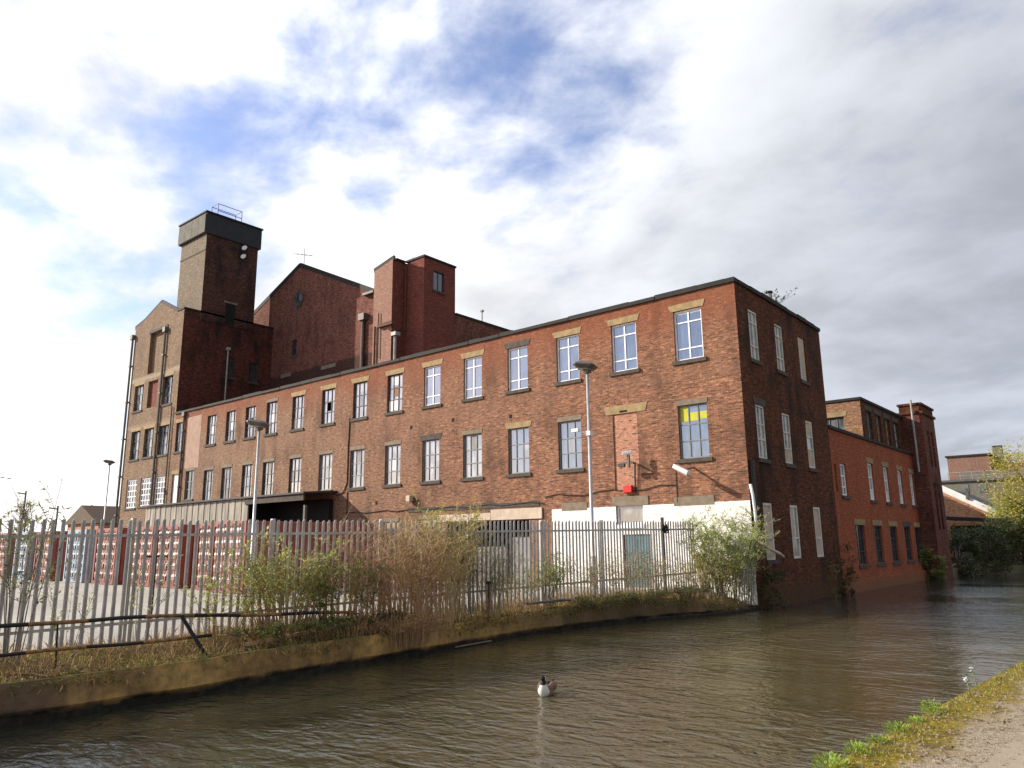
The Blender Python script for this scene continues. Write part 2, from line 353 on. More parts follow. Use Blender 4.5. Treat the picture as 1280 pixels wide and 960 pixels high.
g = G('towpath verge', .95, .1); p = g.pos()
sp = g.n('ShaderNodeSeparateXYZ'); g.l(p, sp.inputs[0])
n_ = g.noise(p, 2.2, 6, .7); n2_ = g.noise(p, 26, 5, .7)
vor = g.n('ShaderNodeTexVoronoi'); vor.inputs['Scale'].default_value = 75; g.l(p, vor.inputs['Vector'])
vs = g.n('ShaderNodeSeparateColor'); g.l(vor.outputs['Color'], vs.inputs[0])
grav = g.mix(vs.outputs[0], (.20, .155, .11), (.40, .33, .25))
grav = g.mix(g.rng(n2_, .35, .65, 0, .5), grav, (.14, .10, .06))
moss = g.mix(g.rng(n2_, .35, .65), (.25, .18, .018), (.10, .075, .014)); moss = g.mix(g.rng(g.noise(p, 3.1, 4, .65), .5, .66, 0, .75), moss, (.09, .065, .028))
off = g.math('SUBTRACT', sp.outputs[0], g.math('ADD', g.math('MULTIPLY', sp.outputs[1], .0635), -2.57))     # metres in from the canal edge
e = g.math('ADD', off, g.math('ADD', g.math('MULTIPLY', g.math('SUBTRACT', n_, .5), 1.3), g.math('MULTIPLY', g.math('SUBTRACT', n2_, .5), .5)))
c = g.mix(g.rng(e, .30, .62), moss, grav)
fl = g.noise(p, 5.5, 4, .7); c = g.mix(g.rng(fl, .60, .68, 0, .8), c, (.06, .045, .02))
g.base(c); g.bump(g.math('ADD', n2_, vor.outputs['Distance']), .5, .015); M['verge'] = g.m
g = G('worn path', .9, .2); p = g.pos(); n_ = g.noise(p, 1.3, 6, .6); n2_ = g.noise(p, 45, 4, .7)
c = g.mix(g.rng(n_, .3, .7), (.33, .27, .20), (.25, .20, .15)); c = g.mix(g.rng(n2_, .4, .7, 0, .45), c, (.2, .15, .1))
vor = g.n('ShaderNodeTexVoronoi', feature='DISTANCE_TO_EDGE'); vor.inputs['Scale'].default_value = .9; g.l(p, vor.inputs['Vector'])
g.base(c); g.bump(n2_, .5, .015); M['path'] = g.m
M['land'] = plain('rough ground', (.12, .12, .05), .95, .4, .2, c2=(.16, .13, .08))

g = G('canal water', .03, .8); g.b.inputs['IOR'].default_value = 1.5; p = g.pos()
reach_noise = g.noise(g.mapv(p, (.25, .12, 1)), 1, 3)
wsp = g.n('ShaderNodeSeparateXYZ'); g.l(p, wsp.inputs[0])
along_ = g.math('ADD', wsp.outputs[1], g.math('ADD', g.math('MULTIPLY', wsp.outputs[0], .75), g.math('MULTIPLY', g.math('SUBTRACT', reach_noise, .5), 7)))
wc = g.mix(g.rng(along_, -4.5, 4.5), (.024, .026, .018), (.074, .059, .026))  # water colour painted by reach to mimic its changing reflections
wc = g.mix(g.rng(along_, 14, 24), wc, (.030, .032, .030))
g.base(wc)
w1 = g.noise(g.mapv(p, (.95, 1.7, 1)), 1.9, 2, .45, .8)
w2 = g.noise(g.mapv(p, (2.0, 3.4, 1), (3, 1, 0)), 3.4, 3, .55, .4)
w3 = g.noise(g.mapv(p, (.5, .8, 1), (7, 4, 0)), 1, 2)
w0 = g.noise(g.mapv(p, (.16, .16, 1), (1, 7, 0)), 1, 2)
hh = g.math('MULTIPLY', g.math('ADD', g.math('ADD', w1, g.math('MULTIPLY', w2, .4)), g.math('MULTIPLY', w3, .6)), g.rng(w0, .32, .62, .35, 1.35))
g.bump(hh, 1.0, .05); M['water'] = g.m

# ------------------------------------------------------------------ mesh helpers
def root_loc(o):
    v = Vector((0, 0, 0))
    while o is not None: v = v + o.location; o = o.parent
    return v
class MB:
    def __init__(s): s.v = []; s.f = []
    def poly(s, *pts):
        i = len(s.v); s.v += [tuple(q) for q in pts]; s.f.append(tuple(range(i, i+len(pts))))
    def box(s, x0, y0, z0, x1, y1, z1):
        x0, x1 = min(x0, x1), max(x0, x1); y0, y1 = min(y0, y1), max(y0, y1); z0, z1 = min(z0, z1), max(z0, z1)
        i = len(s.v); s.v += [(x, y, z) for z in (z0, z1) for (x, y) in ((x0, y0), (x1, y0), (x1, y1), (x0, y1))]
        for q in ((3, 2, 1, 0), (4, 5, 6, 7), (0, 1, 5, 4), (1, 2, 6, 5), (2, 3, 7, 6), (3, 0, 4, 7)): s.f.append(tuple(i+k for k in q))
        return s
    def prism(s, base, vec):
        """closed polygon pushed along vec"""
        n = len(base); i = len(s.v); vec = Vector(vec)
        s.v += [tuple(q) for q in base]+[tuple(Vector(q)+vec) for q in base]
        s.f.append(tuple(range(i, i+n))); s.f.append(tuple(range(i+2*n-1, i+n-1, -1)))
        for k in range(n): s.f.append((i+k, i+(k+1) % n, i+n+(k+1) % n, i+n+k))
        return s
    def bar(s, a, b, w, h=None, upv=(0, 0, 1)):
        a = Vector(a); b = Vector(b); h = h or w; d = (b-a).normalized(); u = Vector(upv)
        if abs(d.dot(u)) > .95: u = Vector((1, 0, 0))
        x = d.cross(u).normalized(); y = x.cross(d).normalized()
        s.prism([a+x*w/2*i+y*h/2*j for i, j in ((-1, -1), (1, -1), (1, 1), (-1, 1))], b-a); return s
    def tube(s, pts, r, n=6, cap=True):
        pts = [Vector(q) for q in pts]; m = len(pts); rs = r if isinstance(r, (list, tuple)) else [r]*m
        i0 = len(s.v); prev = None
        for k in range(m):
            d = (pts[min(k+1, m-1)]-pts[max(k-1, 0)])
            d = d.normalized() if d.length > 1e-9 else Vector((0, 0, 1))
            if prev is None:
                a = Vector((1, 0, 0)) if abs(d.x) < .8 else Vector((0, 1, 0)); x = d.cross(a).normalized()
            else:
                x = (prev-d*prev.dot(d)); x = x.normalized() if x.length > 1e-6 else d.orthogonal().normalized()
            prev = x; y = d.cross(x)
            for q in range(n):
                t = 2*math.pi*q/n; s.v.append(tuple(pts[k]+(x*math.cos(t)+y*math.sin(t))*rs[k]))
        for k in range(m-1):
            for q in range(n):
                s.f.append((i0+k*n+q, i0+k*n+(q+1) % n, i0+(k+1)*n+(q+1) % n, i0+(k+1)*n+q))
        if cap and n > 2:
            s.f.append(tuple(i0+q for q in range(n-1, -1, -1))); s.f.append(tuple(i0+(m-1)*n+q for q in range(n)))
        return s
    def leaf(s, c, d, nrm, ln, wd):
        """diamond leaf of length ln along d"""
        sx = d.cross(nrm); 
        if sx.length < 1e-6: sx = d.orthogonal()
        sx = sx.normalized()*wd/2; i = len(s.v)
        s.v += [tuple(c), tuple(c+d*ln*.45+sx-nrm*ln*.06), tuple(c+d*ln), tuple(c+d*ln*.45-sx-nrm*ln*.06)]
        s.f.append((i, i+1, i+2, i+3))
    def build(s, name, mat, parent=None, smooth=False, bevel=0, fix=True):
        off = root_loc(parent) if parent is not None else Vector((0, 0, 0))
        me = bpy.data.meshes.new(name); me.from_pydata([(a-off.x, b-off.y, c-off.z) for a, b, c in s.v], [], s.f)
        if fix:
            bm = bmesh.new(); bm.from_mesh(me); bmesh.ops.recalc_face_normals(bm, faces=bm.faces); bm.to_mesh(me); bm.free()
        me.materials.append(mat)
        if smooth:
            for q in me.polygons: q.use_smooth = True
        o = bpy.data.objects.new(name, me); C.objects.link(o)
        if parent is not None: o.parent = parent
        if bevel:
            b = o.modifiers.new('bevel', 'BEVEL'); b.width = bevel; b.segments = 2; b.limit_method = 'ANGLE'
        return o

def tag(o, label=None, cat=None, group=None, kind=None):
    if label: o['label'] = label
    if cat: o['category'] = cat
    if group: o['group'] = group
    if kind: o['kind'] = kind
    return o
def thing(name, loc, label, cat, group=None):
    o = bpy.data.objects.new(name, None); C.objects.link(o); o.location = loc; o.empty_display_size = .2
    return tag(o, label, cat, group)
def copy_tree(o, parent=None):
    c = o.copy(); C.objects.link(c)
    if parent is not None: c.parent = parent
    for ch in list(o.children): copy_tree(ch, c)
    return c
V = Vector
def rnd(a, b): return random.uniform(a, b)

# facade mappings: (along, depth inward, height) -> world
def face_s(Y): return lambda u, d, z: (u, Y+d, z)           # faces -y (sunlit)
def face_e(X): return lambda u, d, z: (X-d, u, z)           # faces +x (canal side)

def facade(name, F, u0, u1, z0, z1, holes, mat, parent, depth=.16, extra=()):
    """wall face with real openings and their reveals"""
    mb = MB()
    us = sorted({u0, u1, *[h[0] for h in holes], *[h[1] for h in holes]}); zs = sorted({z0, z1, *[h[2] for h in holes], *[h[3] for h in holes]})
    idx = {}
    def vid(u, z):
        if (u, z) not in idx: idx[(u, z)] = len(mb.v); mb.v.append(F(u, 0, z))
        return idx[(u, z)]
    for a, b in zip(us, us[1:]):
        for c_, d_ in zip(zs, zs[1:]):
            mu, mz = (a+b)/2, (c_+d_)/2
            if any(h[0] < mu < h[1] and h[2] < mz < h[3] for h in holes): continue
            mb.f.append((vid(a, c_), vid(b, c_), vid(b, d_), vid(a, d_)))
    for h in holes:
        a, b, c_, d_ = h[:4]; dp = h[4] if len(h) > 4 else depth
        for (p, q) in (((a, c_), (a, d_)), ((a, d_), (b, d_)), ((b, d_), (b, c_)), ((b, c_), (a, c_))):
            mb.poly(F(p[0], 0, p[1]), F(q[0], 0, q[1]), F(q[0], dp, q[1]), F(p[0], dp, p[1]))
    for pl in extra: mb.poly(*[F(u, 0, z) for u, z in pl])
    o = mb.build(name, mat, parent, fix=False)
    return o

def fbox(mb, F, u0, u1, d0, d1, z0, z1):
    a = F(u0, d0, z0); b = F(u1, d1, z1); mb.box(*a, *b)

def window(parent, F, u0, u1, z0, z1, pane='glass_grey', frame='frame_dark', cols=3, rows=(.34, .67), bw=.035, mull=None, lintel=None, sill='stone_dark', d=.13, lt=.27, extras=(), sh=.12):
    mb = MB(); fbox(mb, F, u0-.03, u1+.03, d, d+.03, z0-.03, z1+.03)
    w = mb.build('window', M[pane], parent)
    if frame:
        fr = MB(); W_, H_ = u1-u0, z1-z0; t = bw*1.35; a, b = d-.045, d-.002
        fbox(fr, F, u0, u0+t, a, b, z0, z1); fbox(fr, F, u1-t, u1, a, b, z0, z1)
        fbox(fr, F, u0+t, u1-t, a, b, z0, z0+t); fbox(fr, F, u0+t, u1-t, a, b, z1-t, z1)
        a2 = a+.008; ys = [z0+t]+[z0+H_*q for q in rows]+[z1-t]
        for q in rows:
            fbox(fr, F, u0+t, u1-t, a2, b, z0+H_*q-bw/2, z0+H_*q+bw/2)
        for k in range(1, cols):
            x = u0+W_*k/cols; m_ = (mull or bw)
            for (p, q) in zip(ys, ys[1:]): fbox(fr, F, x-m_/2, x+m_/2, a2, b, p+bw/2, q-bw/2)
        fr.build('frame', M[frame], w)
    if cols >= 3 and pane.startswith('glass') and u0 < -13.9:      # odd panes: broken, replaced or whitened
        ed = [0]+list(rows)+[1]
        for q in range(cols):
            for w_ in range(len(ed)-1):
                r_ = random.random()
                if r_ < .17: extras = list(extras)+[('spare_pane', random.choice(['glass_dark', 'glass_dark', 'glass_blue', 'board_grey', 'glass_side']), q/cols+.03, (q+1)/cols-.03, ed[w_]+.02, ed[w_+1]-.02)]
    for (nm, mt, a, b, c_, e) in extras:      # boards and blinds behind or over single panes, as fractions of the window
        mb = MB(); fbox(mb, F, u0+(u1-u0)*a, u0+(u1-u0)*b, d-.012, d-.001, z0+(z1-z0)*c_, z0+(z1-z0)*e); mb.build(nm, M[mt], w)
    if sill:
        mb = MB(); fbox(mb, F, u0-sh, u1+sh, -.07, d+.02, z0-.15, z0-.002); mb.build('sill', M[sill], w)
    if lintel:
        mb = MB(); j = rnd(-.02, .02)
        e_ = .0 if lintel == 'stone_grey' else .1; lt = lt if e_ else .2
        mb.prism([F(u0-.03-e_*.7, -.018, z1+.002), F(u1+.03+e_*.7, -.018, z1+.002), F(u1+.06+e_*1.4+j, -.018, z1+lt), F(u0-.06-e_*1.4+j, -.018, z1+lt)], V(F(0, .2, 0))-V(F(0, 0, 0)))
        mb.build('lintel', M[lintel], w)
    return w

# ------------------------------------------------------------------ ground, water
YA, XB, WZ, YZ = 26.32, -11.09, -2.3, -1.72
BANK = [(-12.2, -30), (-12.1, -4), (-12.08, 2), (-12.05, 6), (-12.2, 8.5), (-12.4, 11), (-12.62, 13.5), (-12.78, 16), (-12.7, 18), (-12.25, 20.3), (-11.55, 22.8), (-11.12, 25.2), (-11.06, YA)]
FARB = [(-11.5, YA), (-11.5, 54), (-10.4, 55), (-9.6, 59), (-7.8, 64), (-3.6, 72), (3, 82), (14, 95), (40, 120), (120, 180)]
EDGE = [(-4.4, -30), (-2.57, 0), (-2.19, 6), (-1.77, 12.6), (-1.2, 21), (0, 33), (3.2, 50), (8, 64), (15, 78), (26, 92), (48, 112), (130, 172)]
def lerp_poly(P, y):
    for (a, b) in zip(P, P[1:]):
        if a[1] <= y <= b[1]: return a[0]+(b[0]-a[0])*(y-a[1])/(b[1]-a[1])
    return P[0][0] if y < P[0][1] else P[-1][0]
def ribbon(name, left, right, z, mat, label=None):
    mb = MB()
    for k in range(len(left)-1): mb.poly((*left[k], z), (*right[k], z), (*right[k+1], z), (*left[k+1], z))
    return mb
ys_ = [-30, -10, 0, 4, 8, 12, 16, 20, 24, 28, 34, 42, 50, 56, 62, 66, 72, 80, 92, 110, 140, 172]
mb = MB()
for a, b in zip(ys_, ys_[1:]):
    def ed(y): return lerp_poly(EDGE, y)
    def lf(y): return (lerp_poly(BANK, y) if y < YA else lerp_poly(FARB, y))-1.2
    mb.poly((lf(a), a, WZ), (ed(a)+.6, a, WZ), (ed(b)+.6, b, WZ), (lf(b), b, WZ))
tag(mb.build('water', M['water']), kind='structure')
# yard and land on the mill side
def bank_in(y): return -14.3 if y < 20 else -14.3+(y-20)*.25
mb = MB()
ln = [-30, 0, 4, 8, 12, 16, 20, 24, YA]
for a, b in zip(ln, ln[1:]): mb.poly((-420, a, YZ), (bank_in(a), a, YZ), (bank_in(b), b, YZ), (-420, b, YZ))
tag(mb.build('yard', M['yard']), kind='structure')
mb = MB(); mb.poly((-900, -900, YZ-.05), (-420, -900, YZ-.05), (-420, 900, YZ-.05), (-900, 900, YZ-.05)); mb.poly((-420, -900, YZ-.05), (-12.2, -900, YZ-.05), (-12.2, -30, YZ-.05), (-420, -30, YZ-.05))
mb.poly((-420, YA, YZ-.05), (-11.3, YA, YZ-.05), (-11.3, 50, YZ-.05), (-420, 50, YZ-.05))
for (a, b) in zip(FARB[1:], FARB[2:]): mb.poly((-420, a[1], YZ-.05), (a[0], a[1], YZ-.05), (b[0], b[1], YZ-.05), (-420, b[1], YZ-.05))
mb.poly((-420, 180, YZ-.05), (120, 180, YZ-.05), (700, 700, YZ-.05), (-420, 900, YZ-.05))
for a, b in zip(FARB, FARB[1:]): mb.poly((*a, YZ-.05), (*b, YZ-.05), (*b, WZ-.4), (*a, WZ-.4))
tag(mb.build('terrain', M['land']), kind='structure')
# bank strip with its uneven mossy top
def bank_z(t, y):
    n = math.sin(y*1.7)*.03+math.sin(y*4.1+t*5)*.025+math.sin(y*.6+2)*.03
    z = -1.76+.16*t+n*(t*(1-t)*4+.15)
    if 16 < y < 23: z += .10*math.sin((y-16)/7*math.pi)*(1-t)
    if y > 21.5: z -= (y-21.5)*.085*(1-t)
    return z
NB, NT = 150, 12
mb = MB(); y0b, y1b = -8, 26.25
for i in range(NB+1):
    y = y0b+(y1b-y0b)*i/NB
    mb.v.append((lerp_poly(BANK, y)-.45, y, -2.6))
    for k in range(NT+1):
        t = k/NT; xw = lerp_poly(BANK, y)-.13; xi = bank_in(y)-.4
        z = bank_z(t, y)+rnd(-.02, .02)
        if k == NT: z = YZ-.03
        mb.v.append((xw+(xi-xw)*t, y, z))
for i in range(NB):
    for k in range(NT+1):
        a = i*(NT+2)+k; mb.f.append((a, a+1, a+NT+3, a+NT+2))
tag(mb.build('bank', M['soil'], smooth=True), kind='structure')
# canal wall below it
mb = MB(); NW = 170; ywa, ywb = -8, YA
for i in range(NW+1):
    y = ywa+(ywb-ywa)*i/NW; x = lerp_poly(BANK, y); zt = bank_z(0, y)
    w = .025*math.sin(y*3.1)+.03*math.sin(y*1.13+1)+rnd(-.008, .008)+(.05*math.sin(y*5.3)*max(0, min(1, (y-14)/3))); zt += rnd(-.006, .006)
    prof = [(x-.30, zt-.02), (x-.02+w*.5, zt+.02), (x+w*.5, zt+.012), (x+.01+w, zt-.25), (x+w*1.5, -2.13), (x-.05+w, -2.2), (x-.06, -2.75)]
    for q in prof: mb.v.append((q[0], y, q[1]))
n = 7
for i in range(NW):
    for k in range(n-1):
        a = i*n+k; mb.f.append((a, a+1, a+n+1, a+n))
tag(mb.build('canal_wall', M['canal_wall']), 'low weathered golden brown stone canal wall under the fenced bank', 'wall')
# towpath side
mb = MB()
mb2 = MB(); mb3 = MB(); mb4 = MB()
for a, b in zip(EDGE, EDGE[1:]):
    mb.poly((a[0], a[1], -1.655), (a[0]+.85, a[1], -1.65), (b[0]+.85, b[1], -1.65), (b[0], b[1], -1.655))
    mb.poly((a[0], a[1], -1.655), (b[0], b[1], -1.655), (b[0], b[1], -2.7), (a[0], a[1], -2.7))
    mb2.poly((a[0]+.85, a[1], -1.65), (a[0]+3.1, a[1], -1.64), (b[0]+3.1, b[1], -1.64), (b[0]+.85, b[1], -1.65))
    mb4.poly((a[0]+3.1, a[1], -1.64), (900, a[1], -1.62), (900, b[1], -1.62), (b[0]+3.1, b[1], -1.64))
mb4.poly((-4.4+3.1, -30, -1.66), (-4.4+3.1, -900, -1.66), (900, -900, -1.66), (900, -30, -1.66))
tag(mb.build('verge', M['verge']), kind='structure'); tag(mb2.build('path', M['path']), kind='structure'); tag(mb4.build('ground', M['land']), kind='structure')

# ------------------------------------------------------------------ three storey wing (front along the yard, end on the canal)
XW = -54.5; YB1 = 35.7; PT = 9.62
wing = thing('brick_mill', (XB, YA, WZ), 'long three storey brick mill wing with sunlit window rows and dark canal end wall', 'building')
FA, FB = face_s(YA), face_e(XB)
UPX = [-13.1, -16.02, -18.9, -21.75, -24.58, -27.4, -30.25, -33.15, -36.05, -39.03, -41.85, -44.3, -46.7, -49.2]
LOX = [-13.13, -16.12, -18.9, -21.75, -24.6, -27.45, -30.3, -33.23, -36.07, -39.03, -41.9, -44.3, -46.8, -49.15]
UPW = [(x-.6, x+.6, 6.93, 8.96) for x in UPX]; LOW = [(x-.61, x+.61, 3.1, 5.17) for x in LOX]
ENDW = [(-54.4, -53.1, 6.82, 8.95), (-54.4, -53.1, 3.15, 5.2), (-52.35, -51.0, 3.3, 5.3)]
ENDW = [(-54.25, -53.15, 6.82, 8.95), (-54.25, -53.15, 3.15, 5.2), (-52.3, -51.1, 3.3, 5.3)]
GRD = [(-16.7, -15.45, .72, 1.45), (-26.4, -21.2, -1.8, 1.05, 1.6), (-16.4, -15.2, -1.7, .33)]
GSM = [(-30.9, -29.75, -.6, 1.2), (-28.2, -27.0, -.6, 1.25)]
low_h = [h if i != 1 else (-16.7, -15.53, 2.05, 5.17, .05) for i, h in enumerate(LOW)]
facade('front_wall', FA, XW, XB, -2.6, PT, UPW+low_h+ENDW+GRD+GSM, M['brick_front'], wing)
# shell: end wall on the canal
BY = [27.85, 30.5, 33.15]
BW = [(y-.42, y+.42, z0, z1) for (z0, z1) in ((6.84, 8.83), (3.03, 5.08), (-.66, 1.40)) for y in BY]
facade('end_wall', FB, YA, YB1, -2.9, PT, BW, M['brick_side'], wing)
mb = MB(); mb.poly((XW, YB1, -2.6), (XB, YB1, -2.6), (XB, YB1, PT), (XW, YB1, PT)); mb.poly((XW, YA, -2.6), (XW, YB1, -2.6), (XW, YB1, PT), (XW, YA, PT))
mb.poly((XW, YA+.01, PT-.35), (XB-.01, YA+.01, PT-.35), (XB-.01, YB1-.01, PT-.35), (XW, YB1-.01, PT-.35))
mb.build('roof', M['roof_dark'], wing)
# uneven dark coping
mb = MB(); x = XW
while x < XB-.01:
    x2 = min(x+rnd(.8, 1.3), XB+.05); j = rnd(-.035, .03); mb.box(x, YA-.09+j*.5, PT+.002, x2-.008, YA+.30, PT+.17+j); x = x2
y = YA+.31
while y < YB1-.01:
    y2 = min(y+rnd(.8, 1.3), YB1+.03); j = rnd(-.02, .02); mb.box(XB-.3, y, PT+.002, XB+.08+j*.5, y2-.008, PT+.17+j); y = y2
mb.build('coping', M['coping'], wing)
lint = ['stone', 'stone', 'stone', 'stone_dark', 'stone', 'stone', 'stone', 'stone', 'stone', 'stone', 'stone_grey', 'brick_front', 'brick_front', 'brick_front']
for i, h in enumerate(UPW):
    lt = M and lint[i]
    if i < 6:
        ex = [('blind', 'board_white', .02, .98, .93, 1.0)] if i == 0 else []
        window(wing, FA, *h, pane='glass_blue', frame='frame_white', cols=2, rows=(.235, .76), bw=.05, mull=.06, lintel=lt, extras=ex)
    else:
        ex = []
        if i == 6: ex = [('board', 'board_brown', .34, .66, .42, .68), ('board', 'board_white', .05, .33, .05, .33), ('board', 'board_white', .36, .64, .05, .33), ('board', 'board_white', .36, .64, .72, .95)]
        elif random.random() < .5: ex = [('board', 'board_white', .36, .64, .37, .64)]
        window(wing, FA, *h, pane='glass_grey', frame='frame_dark', cols=3, rows=(.33, .64), bw=.04, lintel=None if lt == 'brick_front' else lt, extras=ex)
lint = ['stone_grey', None, 'stone_grey', 'stone', 'stone_grey', 'stone_dark', 'stone_grey', 'stone_grey', 'stone_grey', 'stone_grey', 'stone_grey', 'stone_grey', 'stone_grey', 'stone_grey']
for i, h in enumerate(LOW):
    if i == 1:
        mb = MB(); fbox(mb, FA, h[0]+.04, h[1]-.06, .045, .1, 2.0, 5.2); mb.build('brick_infill', M['brick_infill'], wing)
        mb = MB(); mb.prism([FA(-17.0, -.02, 5.18), FA(-15.15, -.02, 5.18), FA(-15.05, -.02, 5.52), FA(-17.1, -.02, 5.52)], (0, .2, 0)); mb.build('lintel', M['stone'], wing)
        mb = MB(); fbox(mb, FA, -16.35, -16.0, -.03, .0, 5.22, 5.3); mb.build('vent', M['void'], wing)
        continue
    ex = []
    if i == 0: ex = [('blind', 'yellow', .03, .31, .70, .97), ('blind', 'yellow', .36, .64, .70, .86), ('blind', 'yellow', .69, .97, .72, .86)]
    elif i == 6: ex = [('board', 'board_white', .36, .64, .36, .62)]
    elif random.random() < .4: ex = [('board', 'board_grey', .36, .64, .68, .96)]
    window(wing, FA, *h, pane='glass_blue' if i < 4 else 'glass_grey', frame='frame_grey' if i < 9 else 'frame_dark', cols=3, rows=(.33, .64), bw=.04, lintel=lint[i], extras=ex)
window(wing, FA, *ENDW[0], lintel='stone'); window(wing, FA, *ENDW[2], pane='glass_dark', frame='frame_grey', cols=2, rows=(.35, .62), lintel='stone_grey')
h = ENDW[1]; mb = MB(); fbox(mb, FA, h[0]-.02, h[1]+.02, .1, .15, h[2]-.02, h[3]+.02); w = mb.build('boarded_window', M['board_white'], wing)
mb = MB(); fbox(mb, FA, h[0]-.15, h[1]+.15, -.02, .2, h[3]+.002, h[3]+.28); mb.build('lintel', M['stone'], w)
for h in GSM: window(wing, FA, *h, pane='glass_dark', frame='frame_dark', lintel='stone_grey')
# painted render strip beside the tall block
mb = MB(); fbox(mb, FA, -52.55, -50.6, -.012, .002, 5.45, PT-.45); mb.build('render_panel', M['pink_render'], wing)
# white painted ground floor
WH = [-19.93, -19.2, -16.72, -15.43, -11.07]
facade('white_paint', face_s(YA-.012), -19.93, XB-.003, -2.5, 1.43, [(-16.7, -15.45, .72, 1.44, .02), (-16.4, -15.2, -1.7, .33, .02)], M['white_wall'], wing, depth=.011)
window(wing, FA, -16.7, -15.45, .72, 1.45, pane='glass_grey', frame='frame_white', cols=1, rows=(), bw=.06, lintel=None, sill='frame_white', sh=.02)
mb = MB(); fbox(mb, FA, -16.85, -15.2, -.03, .1, 1.452, 1.82); mb.build('lintel', M['stone_grey'], wing)
for (a, b, z) in ((-14.1, -12.45, 1.45), (-19.4, -18.1, 1.45)):
    mb = MB(); fbox(mb, FA, a, b, -.02, .1, z-.1, z+.24); mb.build('lintel', M['stone_grey'], wing)
# green door
mb = MB(); fbox(mb, FA, -16.38, -15.22, .06, .11, -1.7, .32); dr = mb.build('door', M['door_green'], wing)
mb = MB()
for (a, b, c_, d_) in ((-16.28, -15.86, -1.55, -.75), (-15.76, -15.34, -1.55, -.75), (-16.28, -15.86, -.6, .2), (-15.76, -15.34, -.6, .2)): fbox(mb, FA, a, b, .045, .058, c_, d_)
mb.build('door_panel', M['door_green'], dr)
mb = MB(); mb.box(-15.36, YA+.01, -.75, -15.30, YA+.055, -.6); mb.build('handle', M['pipe_light'], dr)
# loading entrance: dark recess, pale beam
mb = MB(); mb.box(-26.6, YA+1.6, -1.8, -21.0, YA+1.7, 1.3); mb.build('recess', M['void'], wing)
mb = MB(); fbox(mb, FA, -23.4, -20.45, -.06, .25, 1.08, 1.55); fbox(mb, FA, -26.9, -23.45, -.04, .25, 1.10, 1.42); mb.build('beam', M['board_cream'], wing)
mb = MB(); fbox(mb, FA, -29.0, -20.6, -.03, .06, 1.62, 1.82); mb.build('cornice', M['stone_dark'], wing)
mb = MB(); fbox(mb, FA, -25.2, -23.0, .5, .55, -1.8, -.1); fbox(mb, FA, -22.4, -21.4, .3, .35, -1.8, .3); mb.build('hoarding', M['board_grey'], wing)
# pipes and cables
mb = MB(); mb.tube([FA(-53.0, -.1, 9.45), FA(-53.0, -.1, 3.2), FA(-53.0, -.1, -1.7)], .075, 8); mb.box(-53.17, YA-.22, 9.3, -52.83, YA-.02, 9.62)
for z in (8.2, 6.2, 4.2, 2.2): mb.box(-53.12, YA-.18, z, -52.88, YA-.003, z+.1)
mb.build('downpipe', M['pipe'], wing)
mb = MB(); mb.tube([FA(-33.95, -.03, 7.0), FA(-34.0, -.03, 5.2), FA(-34.0, -.03, 3.4), FA(-34.3, -.04, 2.9), FA(-34.9, -.05, 2.75)], .028, 5)
mb.tube([FA(-33.95, -.03, 2.9), FA(-33.9, -.04, .2)], .025, 5)
pts = [FA(-33.9, -.035, 1.75)]+[FA(-33.9+k*.8, -.035, 1.75+.05*math.sin(k*2.1)) for k in range(1, 18)]
mb.tube(pts, .022, 5)
pts = [FA(-20.3+k*.7, -.035, 1.98+.08*math.sin(k*1.7)+.015*k) for k in range(10)]; mb.tube(pts, .018, 5)
mb.tube([FA(-15.75, -.03, 2.5), FA(-15.72, -.03, 3.1)], .035, 5); mb.tube([FA(-17.85, -.02, 5.1), FA(-17.87, -.02, 3.0), FA(-17.9, -.02, 1.6)], .014, 4)
mb.tube([FA(-13.95, -.02, 3.0), FA(-13.95, -.02, 1.5)], .014, 4)
mb.build('cable', M['cable'], wing)
for (a, z) in ((-25.9, 6.0), (-22.2, 5.75), (-28.9, 5.95), (-31.5, 2.2)): mb = MB(); fbox(mb, FA, a-.09, a+.09, -.006, .002, z-.09, z+.09); mb.build('air_brick', M['void'], wing)
# canal end wall windows
SIDE = {}
for (y, s) in zip(BY, ('u', 'u', 'b')):
    if s == 'u': window(wing, FB, y-.42, y+.42, 6.84, 8.83, pane='glass_side', frame='frame_old', cols=2, rows=(.28, .75), bw=.055, sill='stone_dark', d=.07)
    else: window(wing, FB, y-.42, y+.42, 6.84, 8.83, pane='board_cream', frame=None, sill='stone_dark', d=.05, extras=[('blind', 'glass_dark', .08, .35, .05, .45)])
window(wing, FB, BY[0]-.42, BY[0]+.42, 3.03, 5.08, pane='glass_side', frame='frame_old', cols=2, rows=(.36, .64), bw=.055, lintel='stone_dark', d=.07)
window(wing, FB, BY[1]-.42, BY[1]+.42, 3.03, 5.08, pane='glass_side', frame='frame_old', cols=2, rows=(.30, .62), bw=.055, d=.07, extras=[('board', 'board_cream', .03, .97, .02, .32)])
window(wing, FB, BY[2]-.42, BY[2]+.42, 3.03, 5.08, pane='glass_side', frame='frame_old', cols=1, rows=(.40, .66), bw=.06, d=.07, extras=[('board', 'board_cream', .06, .94, .03, .37), ('board', 'board_cream', .06, .94, .70, .97)])
for y in BY:
    window(wing, FB, y-.42, y+.42, -.66, 1.40, pane='board_cream' if y != BY[1] else 'glass_side', frame='frame_old', cols=1, rows=(.38,), bw=.07, d=.06, sill='stone_dark' if y == BY[0] else None, lintel=None, extras=[('curtain', 'board_cream', .06, .55, .40, .96)])
mb = MB(); mb.tube([(XB+.08, YA+.14, 2.9), (XB+.08, YA+.14, 2.3), (XB+.08, YA+.14, -.2)], .06, 8); mb.build('downpipe', M['black_iron'], wing)
mb = MB(); mb.box(XB, YA+.25, 1.0, XB+.03, YA+.55, 2.9); mb.build('black_patch', M['black_iron'], wing)  # plain black patch on the end wall near the corner

